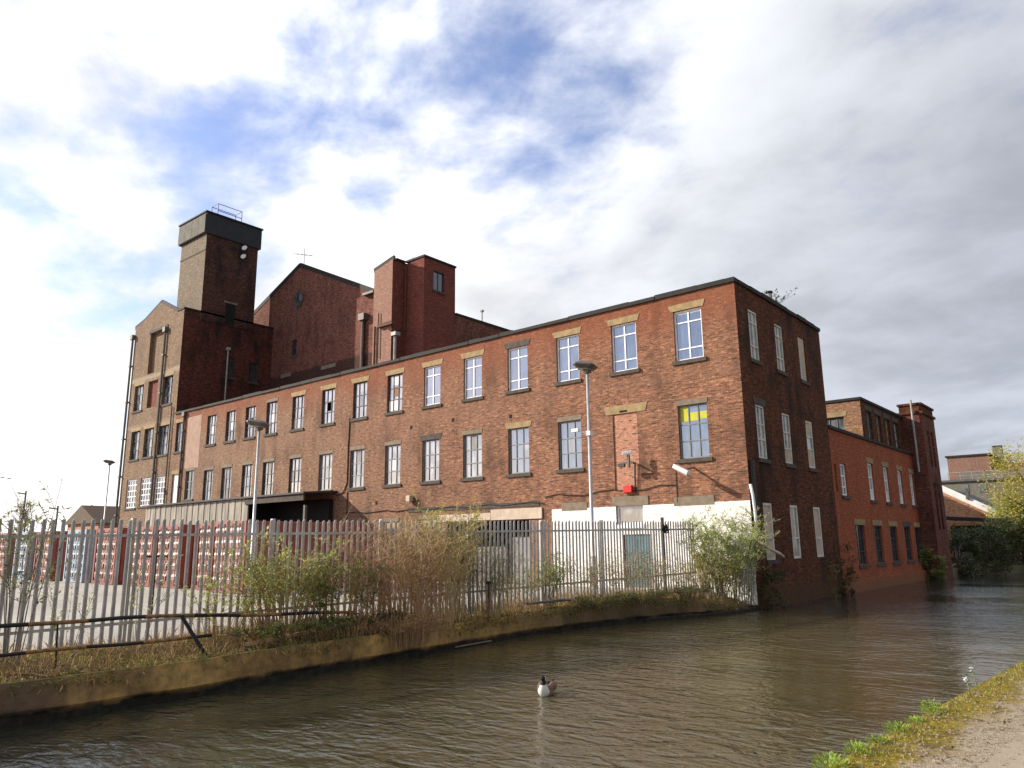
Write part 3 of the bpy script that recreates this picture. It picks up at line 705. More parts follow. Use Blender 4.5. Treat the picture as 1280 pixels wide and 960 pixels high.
# ------------------------------------------------------------------ tall block with the water tower
TX0, TX1, TY1, TZ = -62.65, XW, 34.02, 17.78
blk = thing('tall_mill_block', (TX1, YA, YZ), 'tall narrow sandy brick mill block with small gable and square water tower on top', 'building')
th = [(-61.75, -60.2, 10.67, 12.75), (-59.4, -57.8, 10.67, 12.8), (-57.0, -55.4, 10.62, 12.8), (-61.6, -60.05, 6.79, 9.03), (-59.35, -57.8, 6.82, 9.03), (-57.05, -55.4, 6.8, 9.0), (-61.6, -59.85, 3.03, 5.23), (-59.25, -57.5, 3.1, 5.23), (-56.9, -55.2, 3.12, 5.18), (-59.8, -57.0, 13.45, 16.8, .3)]
facade('front_wall', FA, TX0, TX1, -2, TZ, th, M['brick_block'], blk, depth=.22, extra=[[(TX0, TZ), (-55.6, TZ), (-58.45, 19.1), (-61.2, 18.1)]])
FT = face_e(TX1)
ts = [(29.95, 30.75, 13.1, 14.7), (32.0, 32.8, 13.0, 14.6)]
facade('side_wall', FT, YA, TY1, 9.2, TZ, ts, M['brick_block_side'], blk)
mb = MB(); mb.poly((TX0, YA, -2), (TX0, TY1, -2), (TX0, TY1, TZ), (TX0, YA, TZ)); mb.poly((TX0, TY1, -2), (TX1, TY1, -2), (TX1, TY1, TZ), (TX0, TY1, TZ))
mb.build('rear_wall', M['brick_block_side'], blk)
mb = MB(); mb.poly((TX0, YA+.1, TZ-.05), (-58.45, YA+.1, 19.0), (-58.45, TY1, 19.0), (TX0, TY1, TZ-.05)); mb.poly((-58.45, YA+.1, 19.0), (-55.4, YA+.1, TZ-.05), (-55.4, TY1, TZ-.05), (-58.45, TY1, 19.0)); mb.poly((-55.6, YA+.02, TZ-.1), (TX1-.02, YA+.02, TZ-.1), (TX1-.02, TY1, TZ-.1), (-55.6, TY1, TZ-.1))
mb.build('roof', M['slate'], blk)
mb = MB()
for a, b in (((TX0-.2, TZ), (-61.2, 18.12)), ((-61.2, 18.12), (-58.45, 19.12)), ((-58.45, 19.12), (-55.6, TZ+.02))): mb.bar((a[0], YA+.1, a[1]+.08), (b[0], YA+.1, b[1]+.08), .34, .14, (0, -1, 0))
mb.box(-55.6, YA-.06, TZ+.003, TX1+.06, YA+.3, TZ+.14); mb.box(TX1-.25, YA+.31, TZ+.003, TX1+.06, TY1, TZ+.14)
mb.build('coping', M['coping'], blk)
for i, h in enumerate(th):
    a, b, c_, d_ = h[:4]
    if i == 1: 
        mb = MB(); fbox(mb, FA, a-.02, b+.02, .2, .25, c_-.02, d_+.02); w = mb.build('blocked_window', M['brick_shaft'], blk); continue
    if i == 9: 
        mb = MB(); fbox(mb, FA, a-.02, b+.02, .28, .35, c_-.02, d_+.02); w = mb.build('blind_panel', M['brick_block'], blk)
        mb = MB(); fbox(mb, FA, a-.2, b+.1, -.05, .2, d_+.003, d_+.22); mb.build('lintel', M['coping'], w); continue
    if i in (6, 7, 8): window(blk, FA, a, b, c_, d_, pane='glass_grey', frame='frame_white', cols=4, rows=(.2, .4, .6, .8), bw=.07, lintel=None, d=.12)
    else: window(blk, FA, a, b, c_, d_, pane='glass_grey', frame='frame_dark', cols=3, rows=(.33, .66), lintel='stone', d=.2)
for h in ts: window(blk, FT, *h, pane='glass_dark', frame='frame_dark', cols=2, rows=(.5,), sill='stone_dark')
mb = MB()
for x, zt in ((-62.75, 16.9), (-57.05, 16.5)):
    mb.tube([FA(x, -.12, zt), FA(x, -.12, 9), FA(x, -.12, -1.5)], .09, 8); mb.box(x-.2, YA-.28, zt-.1, x+.2, YA-.02, zt+.3)
    for z in (14.5, 11.5, 8.5, 5.5, 2.5): mb.box(x-.14, YA-.22, z, x+.14, YA-.003, z+.12)
mb.tube([FA(-55.0, -.1, 10.3), FA(-55.0, -.1, 2)], .05, 6)
mb.build('downpipe', M['pipe'], blk)
mb = MB(); mb.tube([(TX1+.35, 29.9, 9.4), (TX1+.35, 29.9, 15.2)], .06, 6); mb.box(TX1+.2, 29.78, 15.15, TX1+.5, 30.02, 15.35); mb.build('vent_pipe', M['pipe_light'], blk)
# tower
WX0, WX1, WY0, WY1 = -58.5, -54.44, 27.6, 32.1
mb = MB(); mb.poly((WX0, WY0, 17.2), (WX1, WY0, 17.2), (WX1, WY0, 24.5), (WX0, WY0, 24.5)); tw = mb.build('tower', M['brick_tower_front'], blk)
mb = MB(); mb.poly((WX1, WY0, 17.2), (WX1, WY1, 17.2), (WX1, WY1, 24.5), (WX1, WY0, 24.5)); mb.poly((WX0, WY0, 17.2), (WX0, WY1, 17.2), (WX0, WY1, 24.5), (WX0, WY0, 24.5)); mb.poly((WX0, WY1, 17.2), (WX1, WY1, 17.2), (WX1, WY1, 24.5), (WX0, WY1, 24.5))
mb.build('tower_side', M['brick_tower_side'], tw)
mb = MB(); mb.box(WX0-.22, WY0-.18, 24.3, WX1+.12, WY1+.2, 26.0); mb.build('tank', M['tank_dark'], tw)
mb = MB()
for k in range(4):
    a = WX0-.2+k*1.08; mb.box(a, WY0-.24, 24.36, a+1.05, WY0-.182, 25.9)
mb.build('tank_panel', M['concrete'], tw)
mb = MB(); mb.box(WX0-.3, WY0-.28, 26.002, WX1+.2, WY1+.28, 26.12); mb.build('tank_roof', M['coping'], tw)
mb = MB(); mb.box(WX0-.02, WY0-.03, 22.9, WX1+.02, WY0-.003, 23.0); mb.build('string_course', M['stone_dark'], tw)
mb = MB(); bx = -54.9
for (y, z) in ((28.6, 0), (30.7, 0)):
    for dx in (0, -1.0): mb.bar((bx+dx, y, 26.1), (bx+dx, y, 27.3), .05)
for dx in (0, -1.0):
    for z in (26.7, 27.3): mb.bar((bx+dx, 28.6, z), (bx+dx, 30.7, z), .04)
for y in (28.6, 30.7): mb.bar((bx, y, 27.3), (bx-1.0, y, 27.3), .04)
mb.bar((bx, 28.5, 26.2), (bx, 30.8, 26.2), .14); mb.build('railing', M['black_iron'], tw)
mb = MB(); mb.box(WX1+.002, 29.6, 17.3, WX1+.03, 30.4, 19.0); mb.build('doorway', M['void'], tw)
mb = MB(); mb.box(WX1+.003, 29.45, 19.02, WX1+.05, 30.55, 19.18); mb.build('lintel', M['stone_grey'], tw)
for (y, z) in ((30.75, 23.85), (30.7, 23.1)):
    t = thing('satellite_dish', (WX1, y, z), 'upper small white dish on the shaded side of the water tower' if z > 23.5 else 'lower small white dish on the shaded side of the water tower', 'satellite dish', 'dishes on the tower')
    mb = MB(); mb.bar((WX1+.0, y, z), (WX1+.35, y, z), .05); mb.build('bracket', M['pipe_light'], t)
    mb = MB(); c_ = V((WX1+.42, y-.1, z)); nrm = V((.5, -.8, .25)).normalized(); a = nrm.orthogonal().normalized(); b = nrm.cross(a)
    rings = [(0, 0), (.13, .015), (.22, .06)]
    mb.v.append(tuple(c_)); 
    for rr, hh_ in rings[1:]:
        for q in range(12): tt = q*math.pi/6; mb.v.append(tuple(c_+a*rr*math.cos(tt)+b*rr*math.sin(tt)+nrm*hh_))
    for q in range(12):
        mb.f.append((0, 1+q, 1+(q+1) % 12)); mb.f.append((1+q, 13+q, 13+(q+1) % 12, 1+(q+1) % 12))
    o = mb.build('dish', M['white_plastic'], t, smooth=True); sd = o.modifiers.new('solid', 'SOLIDIFY'); sd.thickness = .03

# ------------------------------------------------------------------ gabled mill and stair shaft behind the wing
GY = 34.0
gab = thing('gabled_mill', (-48, GY, YZ), 'dark red brick mill with wide gable and round window, rising behind the long wing', 'building')
FG = face_s(GY)
rw = [(-51.75, -51.05, 15.0, 16.3)]
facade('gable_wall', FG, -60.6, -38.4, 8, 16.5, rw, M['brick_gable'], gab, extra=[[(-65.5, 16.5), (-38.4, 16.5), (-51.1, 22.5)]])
mb = MB(); mb.poly((-65.5, GY, 16.5), (-51.1, GY, 22.5), (-51.1, 75, 22.5), (-65.5, 75, 16.5)); mb.poly((-51.1, GY, 22.5), (-36.4, GY+.1, 15.55), (-36.4, 75, 15.55), (-51.1, 75, 22.5)); mb.build('roof', M['slate'], gab)
mb = MB(); mb.poly((-36.36, 37.1, 6), (-36.36, 75, 6), (-36.36, 75, 16.0), (-36.36, 37.1, 16.0)); mb.build('side_wall', M['brick_gable'], gab)
mb = MB(); mb.bar((-65.5, GY+.05, 16.58), (-51.1, GY+.05, 22.62), .35, .16, (0, -1, 0)); mb.bar((-51.1, GY+.05, 22.62), (-41.4, GY+.05, 18.1), .35, .16, (0, -1, 0)); mb.box(-36.6, 37.15, 16.003, -36.3, 75, 16.16); mb.build('coping', M['coping'], gab)
mb = MB(); mb.box(-42.5, GY-.35, 17.95, -41.3, GY+.2, 18.12); mb.build('gutter', M['pipe'], gab)
# round window
c_ = V((-51.0, GY-.03, 19.65))
mb = MB(); mb.tube([c_+V((0, .02, 0)), c_+V((0, -.01, 0))], .50, 20); w = mb.build('round_window', M['glass_grey'], gab)
mb = MB(); 
for q in range(20):
    t0, t1 = q*math.pi/10, (q+1)*math.pi/10
    mb.prism([c_+V((math.cos(t0)*.48, -.06, math.sin(t0)*.48)), c_+V((math.cos(t1)*.48, -.06, math.sin(t1)*.48)), c_+V((math.cos(t1)*.68, -.06, math.sin(t1)*.68)), c_+V((math.cos(t0)*.68, -.06, math.sin(t0)*.68))], (0, .08, 0))
mb.build('surround', M['stone_dark'], w)
window(gab, FG, *rw[0], pane='glass_dark', frame='frame_dark', cols=2, rows=(.5,), sill='stone_dark')
mb = MB(); mb.tube([(-42.55, GY-.15, 16.3), (-42.55, GY-.15, 9.5)], .13, 8); mb.box(-42.85, GY-.4, 16.1, -42.2, GY-.01, 16.6); mb.tube([(-51.2, GY-.04, 19.0), (-51.25, GY-.04, 16.4)], .03, 5); mb.build('downpipe', M['pipe'], gab)
mb = MB()
for (a, b, z) in ((-53.0, -51.6, 13.35), (-47.6, -45.8, 13.2)): mb.box(a, GY-.04, z, b, GY+.1, z+.3)
mb.build('lintel', M['stone_grey'], gab)
# shaft
SX0, SXm, SX1, SY0, SY1 = -40.25, -38.3, -36.36, 32.9, 37.1
st_ = thing('stair_tower', (-38, 34, YZ), 'dark red brick stair tower with pale sunlit strip and square window near the top', 'building')
mb = MB(); mb.poly((SX0, SY0, 8), (SXm, SY0, 8), (SXm, SY0, 19.5), (SX0, SY0, 19.05)); mb.build('front_wall', M['brick_shaft_lit'], st_)
mb = MB(); mb.poly((SXm, SY0, 8), (SXm, GY+.05, 8), (SXm, GY+.05, 19.4), (SXm, SY0, 19.5))
mb.poly((SX0, SY0, 8), (SX0, SY1, 8), (SX0, SY1, 19.05), (SX0, SY0, 19.05)); mb.poly((SXm, GY+.05, 8), (SX1, GY+.05, 8), (SX1, GY+.05, 19.5), (SXm, GY+.05, 19.4))
mb.poly((SX0, SY1, 8), (SX1, SY1, 8), (SX1, SY1, 19.5), (SX0, SY1, 19.05)); mb.poly((SX0, SY0, 19.05), (SXm, SY0, 19.5), (SXm, SY1, 19.5), (SX0, SY1, 19.05)); mb.poly((SXm, GY+.05, 19.4), (SX1, GY+.05, 19.4), (SX1, SY1, 19.4), (SXm, SY1, 19.4))
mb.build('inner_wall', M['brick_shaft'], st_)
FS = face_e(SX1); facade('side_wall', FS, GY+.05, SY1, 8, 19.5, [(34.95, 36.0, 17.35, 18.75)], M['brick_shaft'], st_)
window(st_, FS, 34.95, 36.0, 17.35, 18.75, pane='glass_dark', frame='frame_dark', cols=2, rows=(), sill='stone_dark')
mb = MB(); mb.bar((SX0-.1, SY0+.1, 19.12), (SXm+.08, SY0+.1, 19.6), .35, .16, (0, -1, 0)); mb.box(SXm-.2, SY0+.3, 19.5, SXm+.08, GY, 19.64); mb.box(SXm+.09, GY-.02, 19.5, SX1+.08, GY+.3, 19.64); mb.box(SX1-.22, GY+.31, 19.503, SX1+.08, SY1+.05, 19.64); mb.build('coping', M['coping'], st_)
mb = MB(); mb.tube([(SXm+.25, GY-.1, 19.2), (SXm+.25, GY-.1, 14.5), (SXm-.15, SY0-.1, 14.4)], .05, 6); mb.tube([(-39.55, SY0-.1, 15.8), (-39.55, SY0-.1, 12.6)], .04, 6); mb.tube([(-39.9, SY0-.1, 14.9), (-39.9, SY0-.1, 9)], .07, 6); mb.box(-39.5, SY0-.25, 14.7, SXm+.3, SY0-.01, 14.95); mb.build('downpipe', M['rust'], st_)
mb = MB(); mb.tube([(SXm+.35, SY0+.05, 14.0), (SXm+.35, SY0+.05, 9)], .1, 8); mb.box(SXm+.15, SY0-.15, 13.9, SXm+.6, SY0+.3, 14.15); mb.build('flue_pipe', M['pipe_light'], st_)
# aerial on the gable
t = thing('tv_aerial', (-50.55, GY, 22.6), 'thin television aerial on the gable ridge', 'aerial')
mb = MB(); mb.tube([(-50.55, GY, 22.5), (-50.55, GY, 23.9)], .02, 5); mb.build('mast', M['pipe'], t)
mb = MB(); mb.bar((-51.5, GY-.2, 23.62), (-49.7, GY+.2, 23.1), .025)
for k in range(5): q = V((-51.5, GY-.2, 23.62)).lerp(V((-49.7, GY+.2, 23.1)), k/4); mb.bar(q-V((0, .25, 0)), q+V((0, .25, 0)), .015)
mb.build('antenna', M['pipe'], t)

# ------------------------------------------------------------------ red canal-side building
RY0, RY1, RZ = YB1+.01, 53.0, 5.05
red = thing('red_canal_building', (XB, RY0, WZ), 'red painted brick building along the canal with brown upper storey and slim turret', 'building')
uw = [(y-.47, y+.47, 2.0, 3.9) for y in (37.45, 41.9, 44.8, 47.7, 50.4)]; lw = [(y-.7, y+.7, -1.13, .73) for y in (39.1, 42.1, 45.05, 48.0, 50.4)]
uw[0] = (36.95, 37.85, 2.05, 3.55)
sl_ = [(36.1, 36.4, 2.2, 3.45)]
XR = XB-.03; FR = face_e(XR)
facade('canal_wall', FR, RY0, RY1, -2.9, RZ, uw+lw+sl_, M['brick_red'], red, depth=.2)
mb = MB(); mb.poly((XR, RY1, -2.9), (-26, RY1, -2.9), (-26, RY1, RZ), (XR, RY1, RZ)); mb.poly((XR-.01, RY0, RZ-.2), (XR-.01, RY1, RZ-.2), (-26, RY1, RZ-.2), (-26, RY0, RZ-.2)); mb.poly((XR-.4, 36.0, 2), (XR-.4, 36.5, 2), (XR-.4, 36.5, 3.6), (XR-.4, 36, 3.6)); mb.build('roof', M['roof_dark'], red)
mb = MB(); mb.box(XR-.3, RY0+.03, RZ+.003, XR+.09, 51.0, RZ+.15); mb.build('coping', M['coping'], red)
mb = MB(); mb.box(XR+.002, RY0, -2.9, XR+.12, 52, -1.75); mb.build('plinth', M['brick_red'], red)
for i, h in enumerate(uw): window(red, FR, *h, pane='glass_side', frame='frame_white', cols=2, rows=(.28, .62), bw=.07, lintel='stone' if i else None, d=.12, extras=[('board', 'board_white', .05, .95, .03, .27)] if i else [])
for i, h in enumerate(lw): window(red, FR, *h, pane='glass_dark', frame='frame_dark', cols=3, rows=(.33, .66), lintel='stone' if i != 3 else 'stone_dark', d=.14)
# set-back upper storey
UX, UY0, UY1, UZ = XB-.32, 42.4, 51.0, 7.35
FU, FV = face_s(UY0), face_e(UX)
facade('upper_front', FU, -22, UX, RZ-.25, UZ, [(-13.9, -12.3, 5.2, 6.55)], M['brick_upper'], red)
window(red, FU, -13.9, -12.3, 5.2, 6.55, pane='glass_grey', frame='frame_grey', cols=4, rows=(.5,), lintel='stone', sill=None)
uh = [(y-.55, y+.55, 5.1, 6.9) for y in (43.75, 45.6, 47.45, 49.3)]
facade('upper_side', FV, UY0, UY1, RZ-.25, UZ, uh, M['brick_side'], red)
for i, h in enumerate(uh): window(red, FV, *h, pane='glass_grey' if i == 0 else 'board_brown' if i < 3 else 'board_grey', frame='frame_dark', cols=2, rows=(.4, .7), lintel='stone_dark', sill=None)
mb = MB(); mb.poly((UX, UY0, UZ-.1), (UX, UY1, UZ-.1), (-22, UY1, UZ-.1), (-22, UY0, UZ-.1)); mb.poly((UX, UY1, 4), (-22, UY1, 4), (-22, UY1, UZ), (UX, UY1, UZ)); mb.build('upper_roof', M['roof_dark'], red)
mb = MB(); mb.box(-22, UY0-.08, UZ+.003, UX+.08, UY0+.25, UZ+.14); mb.box(UX-.25, UY0+.26, UZ+.003, UX+.08, UY1, UZ+.14); mb.build('upper_coping', M['coping'], red)
# turret
AX0, AX1, AY0, AY1, AZ = -11.55, -10.3, 51.05, 54.4, 7.55
FX, FY_ = face_e(AX1), face_s(AY0)
M['brick_turret'] = brick('turret brick', (.10, .035, .025), (.2, .07, .045), (.12, .07, .055), soot=.8, dark=(.03, .015, .012))  # darker brick colour stands in for the shadow falling on the turret
tu_h = [(52.0, 52.6, 4.4, 6.6), (53.0, 53.6, 4.4, 6.6), (52.0, 52.6, .6, 3.4), (53.0, 53.6, .6, 3.4)]
tu = facade('turret', FX, AY0, AY1, -2.9, AZ, tu_h, M['brick_turret'], red)
mb = MB(); mb.poly((AX0, AY0, -2.9), (AX1, AY0, -2.9), (AX1, AY0, AZ), (AX0, AY0, AZ)); mb.poly((AX0, AY1, -2.9), (AX1, AY1, -2.9), (AX1, AY1, AZ), (AX0, AY1, AZ)); mb.poly((AX0, AY0, -2.9), (AX0, AY1, -2.9), (AX0, AY1, AZ), (AX0, AY0, AZ)); mb.build('turret_side', M['brick_turret'], tu)
mb = MB(); mb.box(AX0-.1, AY0-.1, AZ, AX1+.1, AY1+.1, AZ+.14); mb.box(AX0+.02, AY0+.02, AZ+.142, AX1-.02, AY1-.02, AZ+.55); mb.box(AX0-.06, AY0-.06, AZ+.552, AX1+.06, AY1+.06, AZ+.68); mb.build('turret_cap', M['brick_side'], tu)
for h in tu_h: mb = MB(); fbox(mb, FX, h[0]-.02, h[1]+.02, .14, .18, h[2]-.02, h[3]+.02); mb.build('window', M['glass_dark'], tu)
mb = MB(); mb.tube([(-10.75, AY0-.25, 4.0), (-10.75, AY0-.25, 8.4)], .06, 8); mb.build('flue', M['pipe_light'], red)

# ------------------------------------------------------------------ lean-to against the wing
LY, LZ = 24.3, 2.88
lean = thing('lean_to', (-45, LY, YZ), 'low lean-to of weathered grey sheeting with dark open loading bay against the mill', 'lean-to')
mb = MB(); x = -53.5; k = 0
while x < -40.9:
    mb.box(x, LY-.03*(k % 2), -1.7, x+.36, LY+.06, LZ-.12); x += .36; k += 1
mb.build('sheeting', M['sheet'], lean)
mb = MB(); mb.prism([(-53.7, LY-.2, LZ-.1), (-34.87, LY-.2, LZ-.1), (-34.87, YA-.005, LZ+.05), (-53.7, YA-.005, LZ+.05)], (0, 0, .1)); mb.build('roof', M['sheet_roof'], lean)
mb = MB(); mb.box(-40.8, LY-.1, LZ-.45, -35.0, LY+.02, LZ-.13); mb.build('fascia', M['stone_dark'], lean)
mb = MB(); mb.box(-40.85, LY-.02, -1.7, -40.7, LY+.14, LZ-.13); mb.box(-35.1, LY+.0, -1.7, -34.95, LY+.15, LZ-.7); mb.build('post', M['pipe'], lean)
mb = MB(); mb.box(-53.4, LY+.1, -1.7, -53.3, YA-.02, LZ-.12); mb.build('end_wall', M['sheet'], lean)
mb = MB(); mb.box(-40.9, LY+.3, -1.7, -40.8, YA-.31, LZ-.12); mb.box(-40.9, YA-.3, -1.7, -35.2, YA-.03, LZ-.3); mb.build('bay_lining', M['void'], lean)

# ------------------------------------------------------------------ fittings hung on the front
def ftag(nm, loc, lab, cat): return thing(nm, loc, lab, cat)
t = ftag('floodlight', (-13.3, YA, 2.6), 'white angled floodlight on a bracket below the corner window with yellow blinds', 'floodlight')
mb = MB(); mb.bar((-13.2, YA, 2.75), (-13.25, YA-.75, 2.62), .05); mb.build('bracket', M['pipe'], t)
mb = MB(); mb.bar((-13.55, YA-.85, 2.78), (-13.0, YA-.80, 2.48), .30, .16); mb.build('housing', M['white_plastic'], t, bevel=.02)
mb = MB(); mb.bar((-13.52, YA-.86, 2.68), (-13.03, YA-.82, 2.39), .24, .05); mb.build('lens', M['lamp_lens'], t)
t = ftag('security_camera', (-15.6, YA, 3.3), 'security camera on a wall bracket beside the bricked-up window', 'camera')
mb = MB(); mb.bar((-15.72, YA, 3.1), (-15.72, YA-.5, 3.15), .06); mb.bar((-15.72, YA-.5, 2.9), (-15.72, YA-.5, 3.4), .09); mb.bar((-16.1, YA-.5, 3.1), (-15.5, YA-.5, 3.1), .06); mb.build('bracket', M['pipe'], t)
mb = MB(); mb.bar((-15.95, YA-.6, 3.45), (-15.6, YA-.42, 3.52), .14, .13); mb.build('camera_body', M['white_plastic'], t, bevel=.02)
mb = MB(); mb.bar((-16.2, YA-.5, 3.02), (-15.92, YA-.45, 3.0), .16, .14); mb.build('lamp', M['lamp_head'], t, bevel=.02)
t = ftag('alarm_box', (-16.0, YA, 2.1), 'bright red alarm box on the brick above the white painted ground floor', 'alarm box')
mb = MB(); mb.prism([(-16.25, YA, 1.95), (-15.85, YA, 1.95), (-15.85, YA, 2.25), (-16.25, YA, 2.25)], (0, -.16, 0)); mb.build('cover', M['red_plastic'], t, bevel=.03)
mb = MB(); mb.bar((-15.75, YA-.02, 1.95), (-15.75, YA-.02, 2.5), .05); mb.build('conduit', M['cable'], t)
t = ftag('wall_lamp', (-28.8, YA, 2.3), 'small boxy cream wall lamp above the loading entrance', 'wall lamp')
mb = MB(); mb.box(-28.9, YA-.3, 2.15, -28.62, YA-.04, 2.45); mb.build('housing', M['board_cream'], t, bevel=.02)
mb = MB(); mb.box(-28.85, YA-.05, 2.2, -28.68, YA, 2.35); mb.build('bracket', M['pipe'], t)
mb = MB(); mb.box(-28.86, YA-.26, 2.11, -28.66, YA-.08, 2.149); mb.build('lens', M['lamp_lens'], t)
# white waste pipe dangling on the canal end
t = thing('broken_pipe', (XB, YA, .5), 'bent broken white plastic pipe hanging off the corner over the canal', 'pipe')
mb = MB(); mb.tube([(XB+.10, YA-.12, 2.0), (XB+.14, YA-.06, 1.6), (XB+.16, YA-.02, .9), (XB+.16, YA, .2)], .055, 8); mb.build('upright', M['white_plastic'], t, smooth=True)
mb = MB(); mb.tube([(XB+.18, YA+.05, .02), (XB+.4, YA+.4, -.25), (XB+.5, YA+1.0, -.42), (XB+.45, YA+1.5, -.55)], [.05, .055, .06, .055], 8); mb.tube([(XB+.5, YA+.95, -.42), (XB+.3, YA+1.35, -.45), (XB+.1, YA+1.75, -.5)], [.055, .05, .04], 8); mb.build('elbow', M['board_cream'], t, smooth=True)

# ------------------------------------------------------------------ lamp posts
def lamp_post(loc, H, label, az, double=False):
    t = thing('lamp_post', loc, label, 'lamp post', 'lamp posts in the yard')
    x, y, z = loc
    mb = MB(); mb.tube([(x, y, z-.2), (x, y, z+1.2)], .085, 12); mb.tube([(x, y, z+1.2), (x, y, z+1.25), (x, y, z+H)], [.085, .058, .045], 12); mb.build('pole', M['lamp_grey'], t, smooth=True)
    mb = MB(); mb.box(x-.05, y-.095, z+.5, x+.05, y-.08, z+.95); mb.build('access_door', M['lamp_head'], t)
    d = V((math.cos(az), math.sin(az), 0)); sd = V((-d.y, d.x, 0)); upn = (V((0, 0, 1))-d*.16).normalized(); dd = sd.cross(upn); dd = dd if dd.dot(d) > 0 else -dd
    c0 = V((x, y, z+H+.05))+dd*.08
    ring = lambda q, k: [c0+upn*q+dd*(.36*k*i)+sd*(.31*k*j) for i, j in ((-1, -.7), (-.7, -1), (.7, -1), (1, -.7), (1, .7), (.7, 1), (-.7, 1), (-1, .7))]
    mb = MB(); i0 = 0; rr = [ring(0, .72), ring(.10, 1), ring(.14, 1), ring(.22, .6)]
    for r_ in rr: mb.v += [tuple(w) for w in r_]
    for k in range(3):
        for q in range(8): mb.f.append((k*8+q, k*8+(q+1) % 8, k*8+8+(q+1) % 8, k*8+8+q))
    mb.f.append(tuple(range(8))); mb.f.append(tuple(range(24, 32)))
    hd = mb.build('lamp_head', M['lamp_head'], t)
    mb = MB(); mb.prism(ring(-.002, .62), upn*-.02); mb.build('lens', M['lamp_lens'], hd)
    mb = MB(); mb.box(x-.1, y-.1, z+H-.08, x+.1, y+.1, z+H+.06); mb.build('bracket', M['lamp_head'], t, bevel=.015)
    return t
l1 = lamp_post((-13.32, 19.6, -1.62), 7.0, 'tall grey lamp post standing at the palisade fence in front of the mill windows', R(200))
mb = MB(); mb.bar((-13.32, 19.6, 3.36), (-13.75, 19.45, 3.5), .05); mb.box(-13.4, 19.52, 3.3, -13.24, 19.68, 3.44); mb.box(-13.85, 19.38, 3.44, -13.6, 19.52, 3.54); mb.build('bracket_arm', M['white_plastic'], l1)
lamp_post((-24.6, 15.0, YZ), 5.95, 'grey lamp post in the yard before the end of the corrugated red container', R(215), True)
lamp_post((-59.4, 24.0, YZ), 7.9, 'far grey lamp post against the sky at the left end of the tall block', R(225), True)

# ------------------------------------------------------------------ shipping containers
def container(loc, col, label):
    t = thing('shipping_container', loc, label, 'container', 'shipping containers in the yard')
    x, y, z = loc; Wd, Ln, Ht = 2.44, 6.06, 2.72
    # body: corrugated sides, frame posts
    mb = MB()
    n = 22; x1, x0 = x+Wd/2, x-Wd/2
    for sx in (1, -1):
        prev = None; xs = x+sx*Wd/2
        ptsu = []
        for k in range(n):
            yy = y+.16+(Ln-.32)*k/n; st = (Ln-.32)/n
            for f, d in ((0, 0), (.25, 0), (.5, .05), (.75, .05)): ptsu.append((xs-sx*d, yy+st*f))
        ptsu.append((xs, y+Ln-.16))
        for a, b in zip(ptsu, ptsu[1:]): mb.poly((*a, z+.18), (*b, z+.18), (*b, z+Ht-.12), (*a, z+Ht-.12))
    mb.box(x0+.05, y+.05, z+Ht-.12, x1-.05, y+Ln-.05, z+Ht-.03); mb.box(x0+.05, y+Ln-.1, z+.1, x1-.05, y+Ln-.02, z+Ht-.1); mb.box(x0+.05, y+.08, z+.05, x1-.05, y+Ln-.05, z+.17)
    mb.build('body', M[col if col != 'container_pink' else 'container_red'], t, fix=False)
    mb = MB()
    for a in (x0, x1-.13):
        mb.box(a, y, z+.02, a+.13, y+.16, z+Ht); mb.box(a, y+Ln-.16, z+.02, a+.13, y+Ln, z+Ht)
        mb.box(a+.02, y+.161, z+Ht-.12, a+.11, y+Ln-.161, z+Ht-.01); mb.box(a+.02, y+.161, z+.03, a+.11, y+Ln-.161, z+.18)
    mb.box(x0+.131, y+.01, z+Ht-.2, x1-.131, y+.14, z+Ht); mb.box(x0+.131, y+.01, z+.02, x1-.131, y+.14, z+.18)
    mb.build('frame', M['container_red' if col != 'container_blue' else 'container_blue'], t)
    for s in (-1, 1):
        a, b = (x0+.135, x-.01) if s < 0 else (x+.01, x1-.135)
        mb = MB(); mb.box(a, y+.05, z+.19, b, y+.09, z+Ht-.21)
        for k in range(5):      # pressed horizontal panels of the door leaf
            q0 = z+.19+(Ht-.40)*(k+.14)/5; q1 = z+.19+(Ht-.40)*(k+.86)/5
            mb.poly((a+.06, y+.048, q0), (b-.06, y+.048, q0), (b-.09, y+.012, q0+.09), (a+.09, y+.012, q0+.09)); mb.poly((a+.09, y+.012, q0+.09), (b-.09, y+.012, q0+.09), (b-.09, y+.012, q1-.09), (a+.09, y+.012, q1-.09)); mb.poly((a+.09, y+.012, q1-.09), (b-.09, y+.012, q1-.09), (b-.06, y+.048, q1), (a+.06, y+.048, q1))
        dr = mb.build('door', M[col], t)
        mb = MB()
        for f in (.28, .72):
            xx = a+(b-a)*f; mb.tube([(xx, y-.015, z+.1), (xx, y-.015, z+Ht-.1)], .02, 6)
            for h in (.4, 1.0, 1.7, 2.3): mb.box(xx-.05, y-.03, z+h, xx+.05, y+.011, z+h+.07)
        mb.build('locking_bar', M['lock'], dr)
    return t
CY = 16.5
specs = [(-27.82, 15.0+.9, 'container_pink', 'rust red container nearest the willow shrub, showing its corrugated side'),
         (-30.35, 16.6, 'container_pink', 'sunlit pink ended container, second from the corrugated red one'),
         (-33.85, 16.5, 'container_pink', 'sunlit pink ended container right of a dark red gap, behind the T-shaped stand'),
         (-36.85, 16.6, 'container_pink', 'red container with pale sunlit door panels, left of the one behind the T-shaped stand'),
         (-40.3, 16.45, 'container_pink', 'pink ended container right of the nearer pale blue one'),
         (-44.1, 16.5, 'container_blue', 'pale blue container between two pink ended ones, nearer of the two blue'),
         (-48.3, 16.4, 'container_pink', 'pink ended container between the two pale blue ones'),
         (-51.3, 16.3, 'container_blue', 'pale blue container farther left, second last of the row'),
         (-55.4, 16.3, 'container_pink', 'pink ended container at the far left end of the row')]
protos = {}
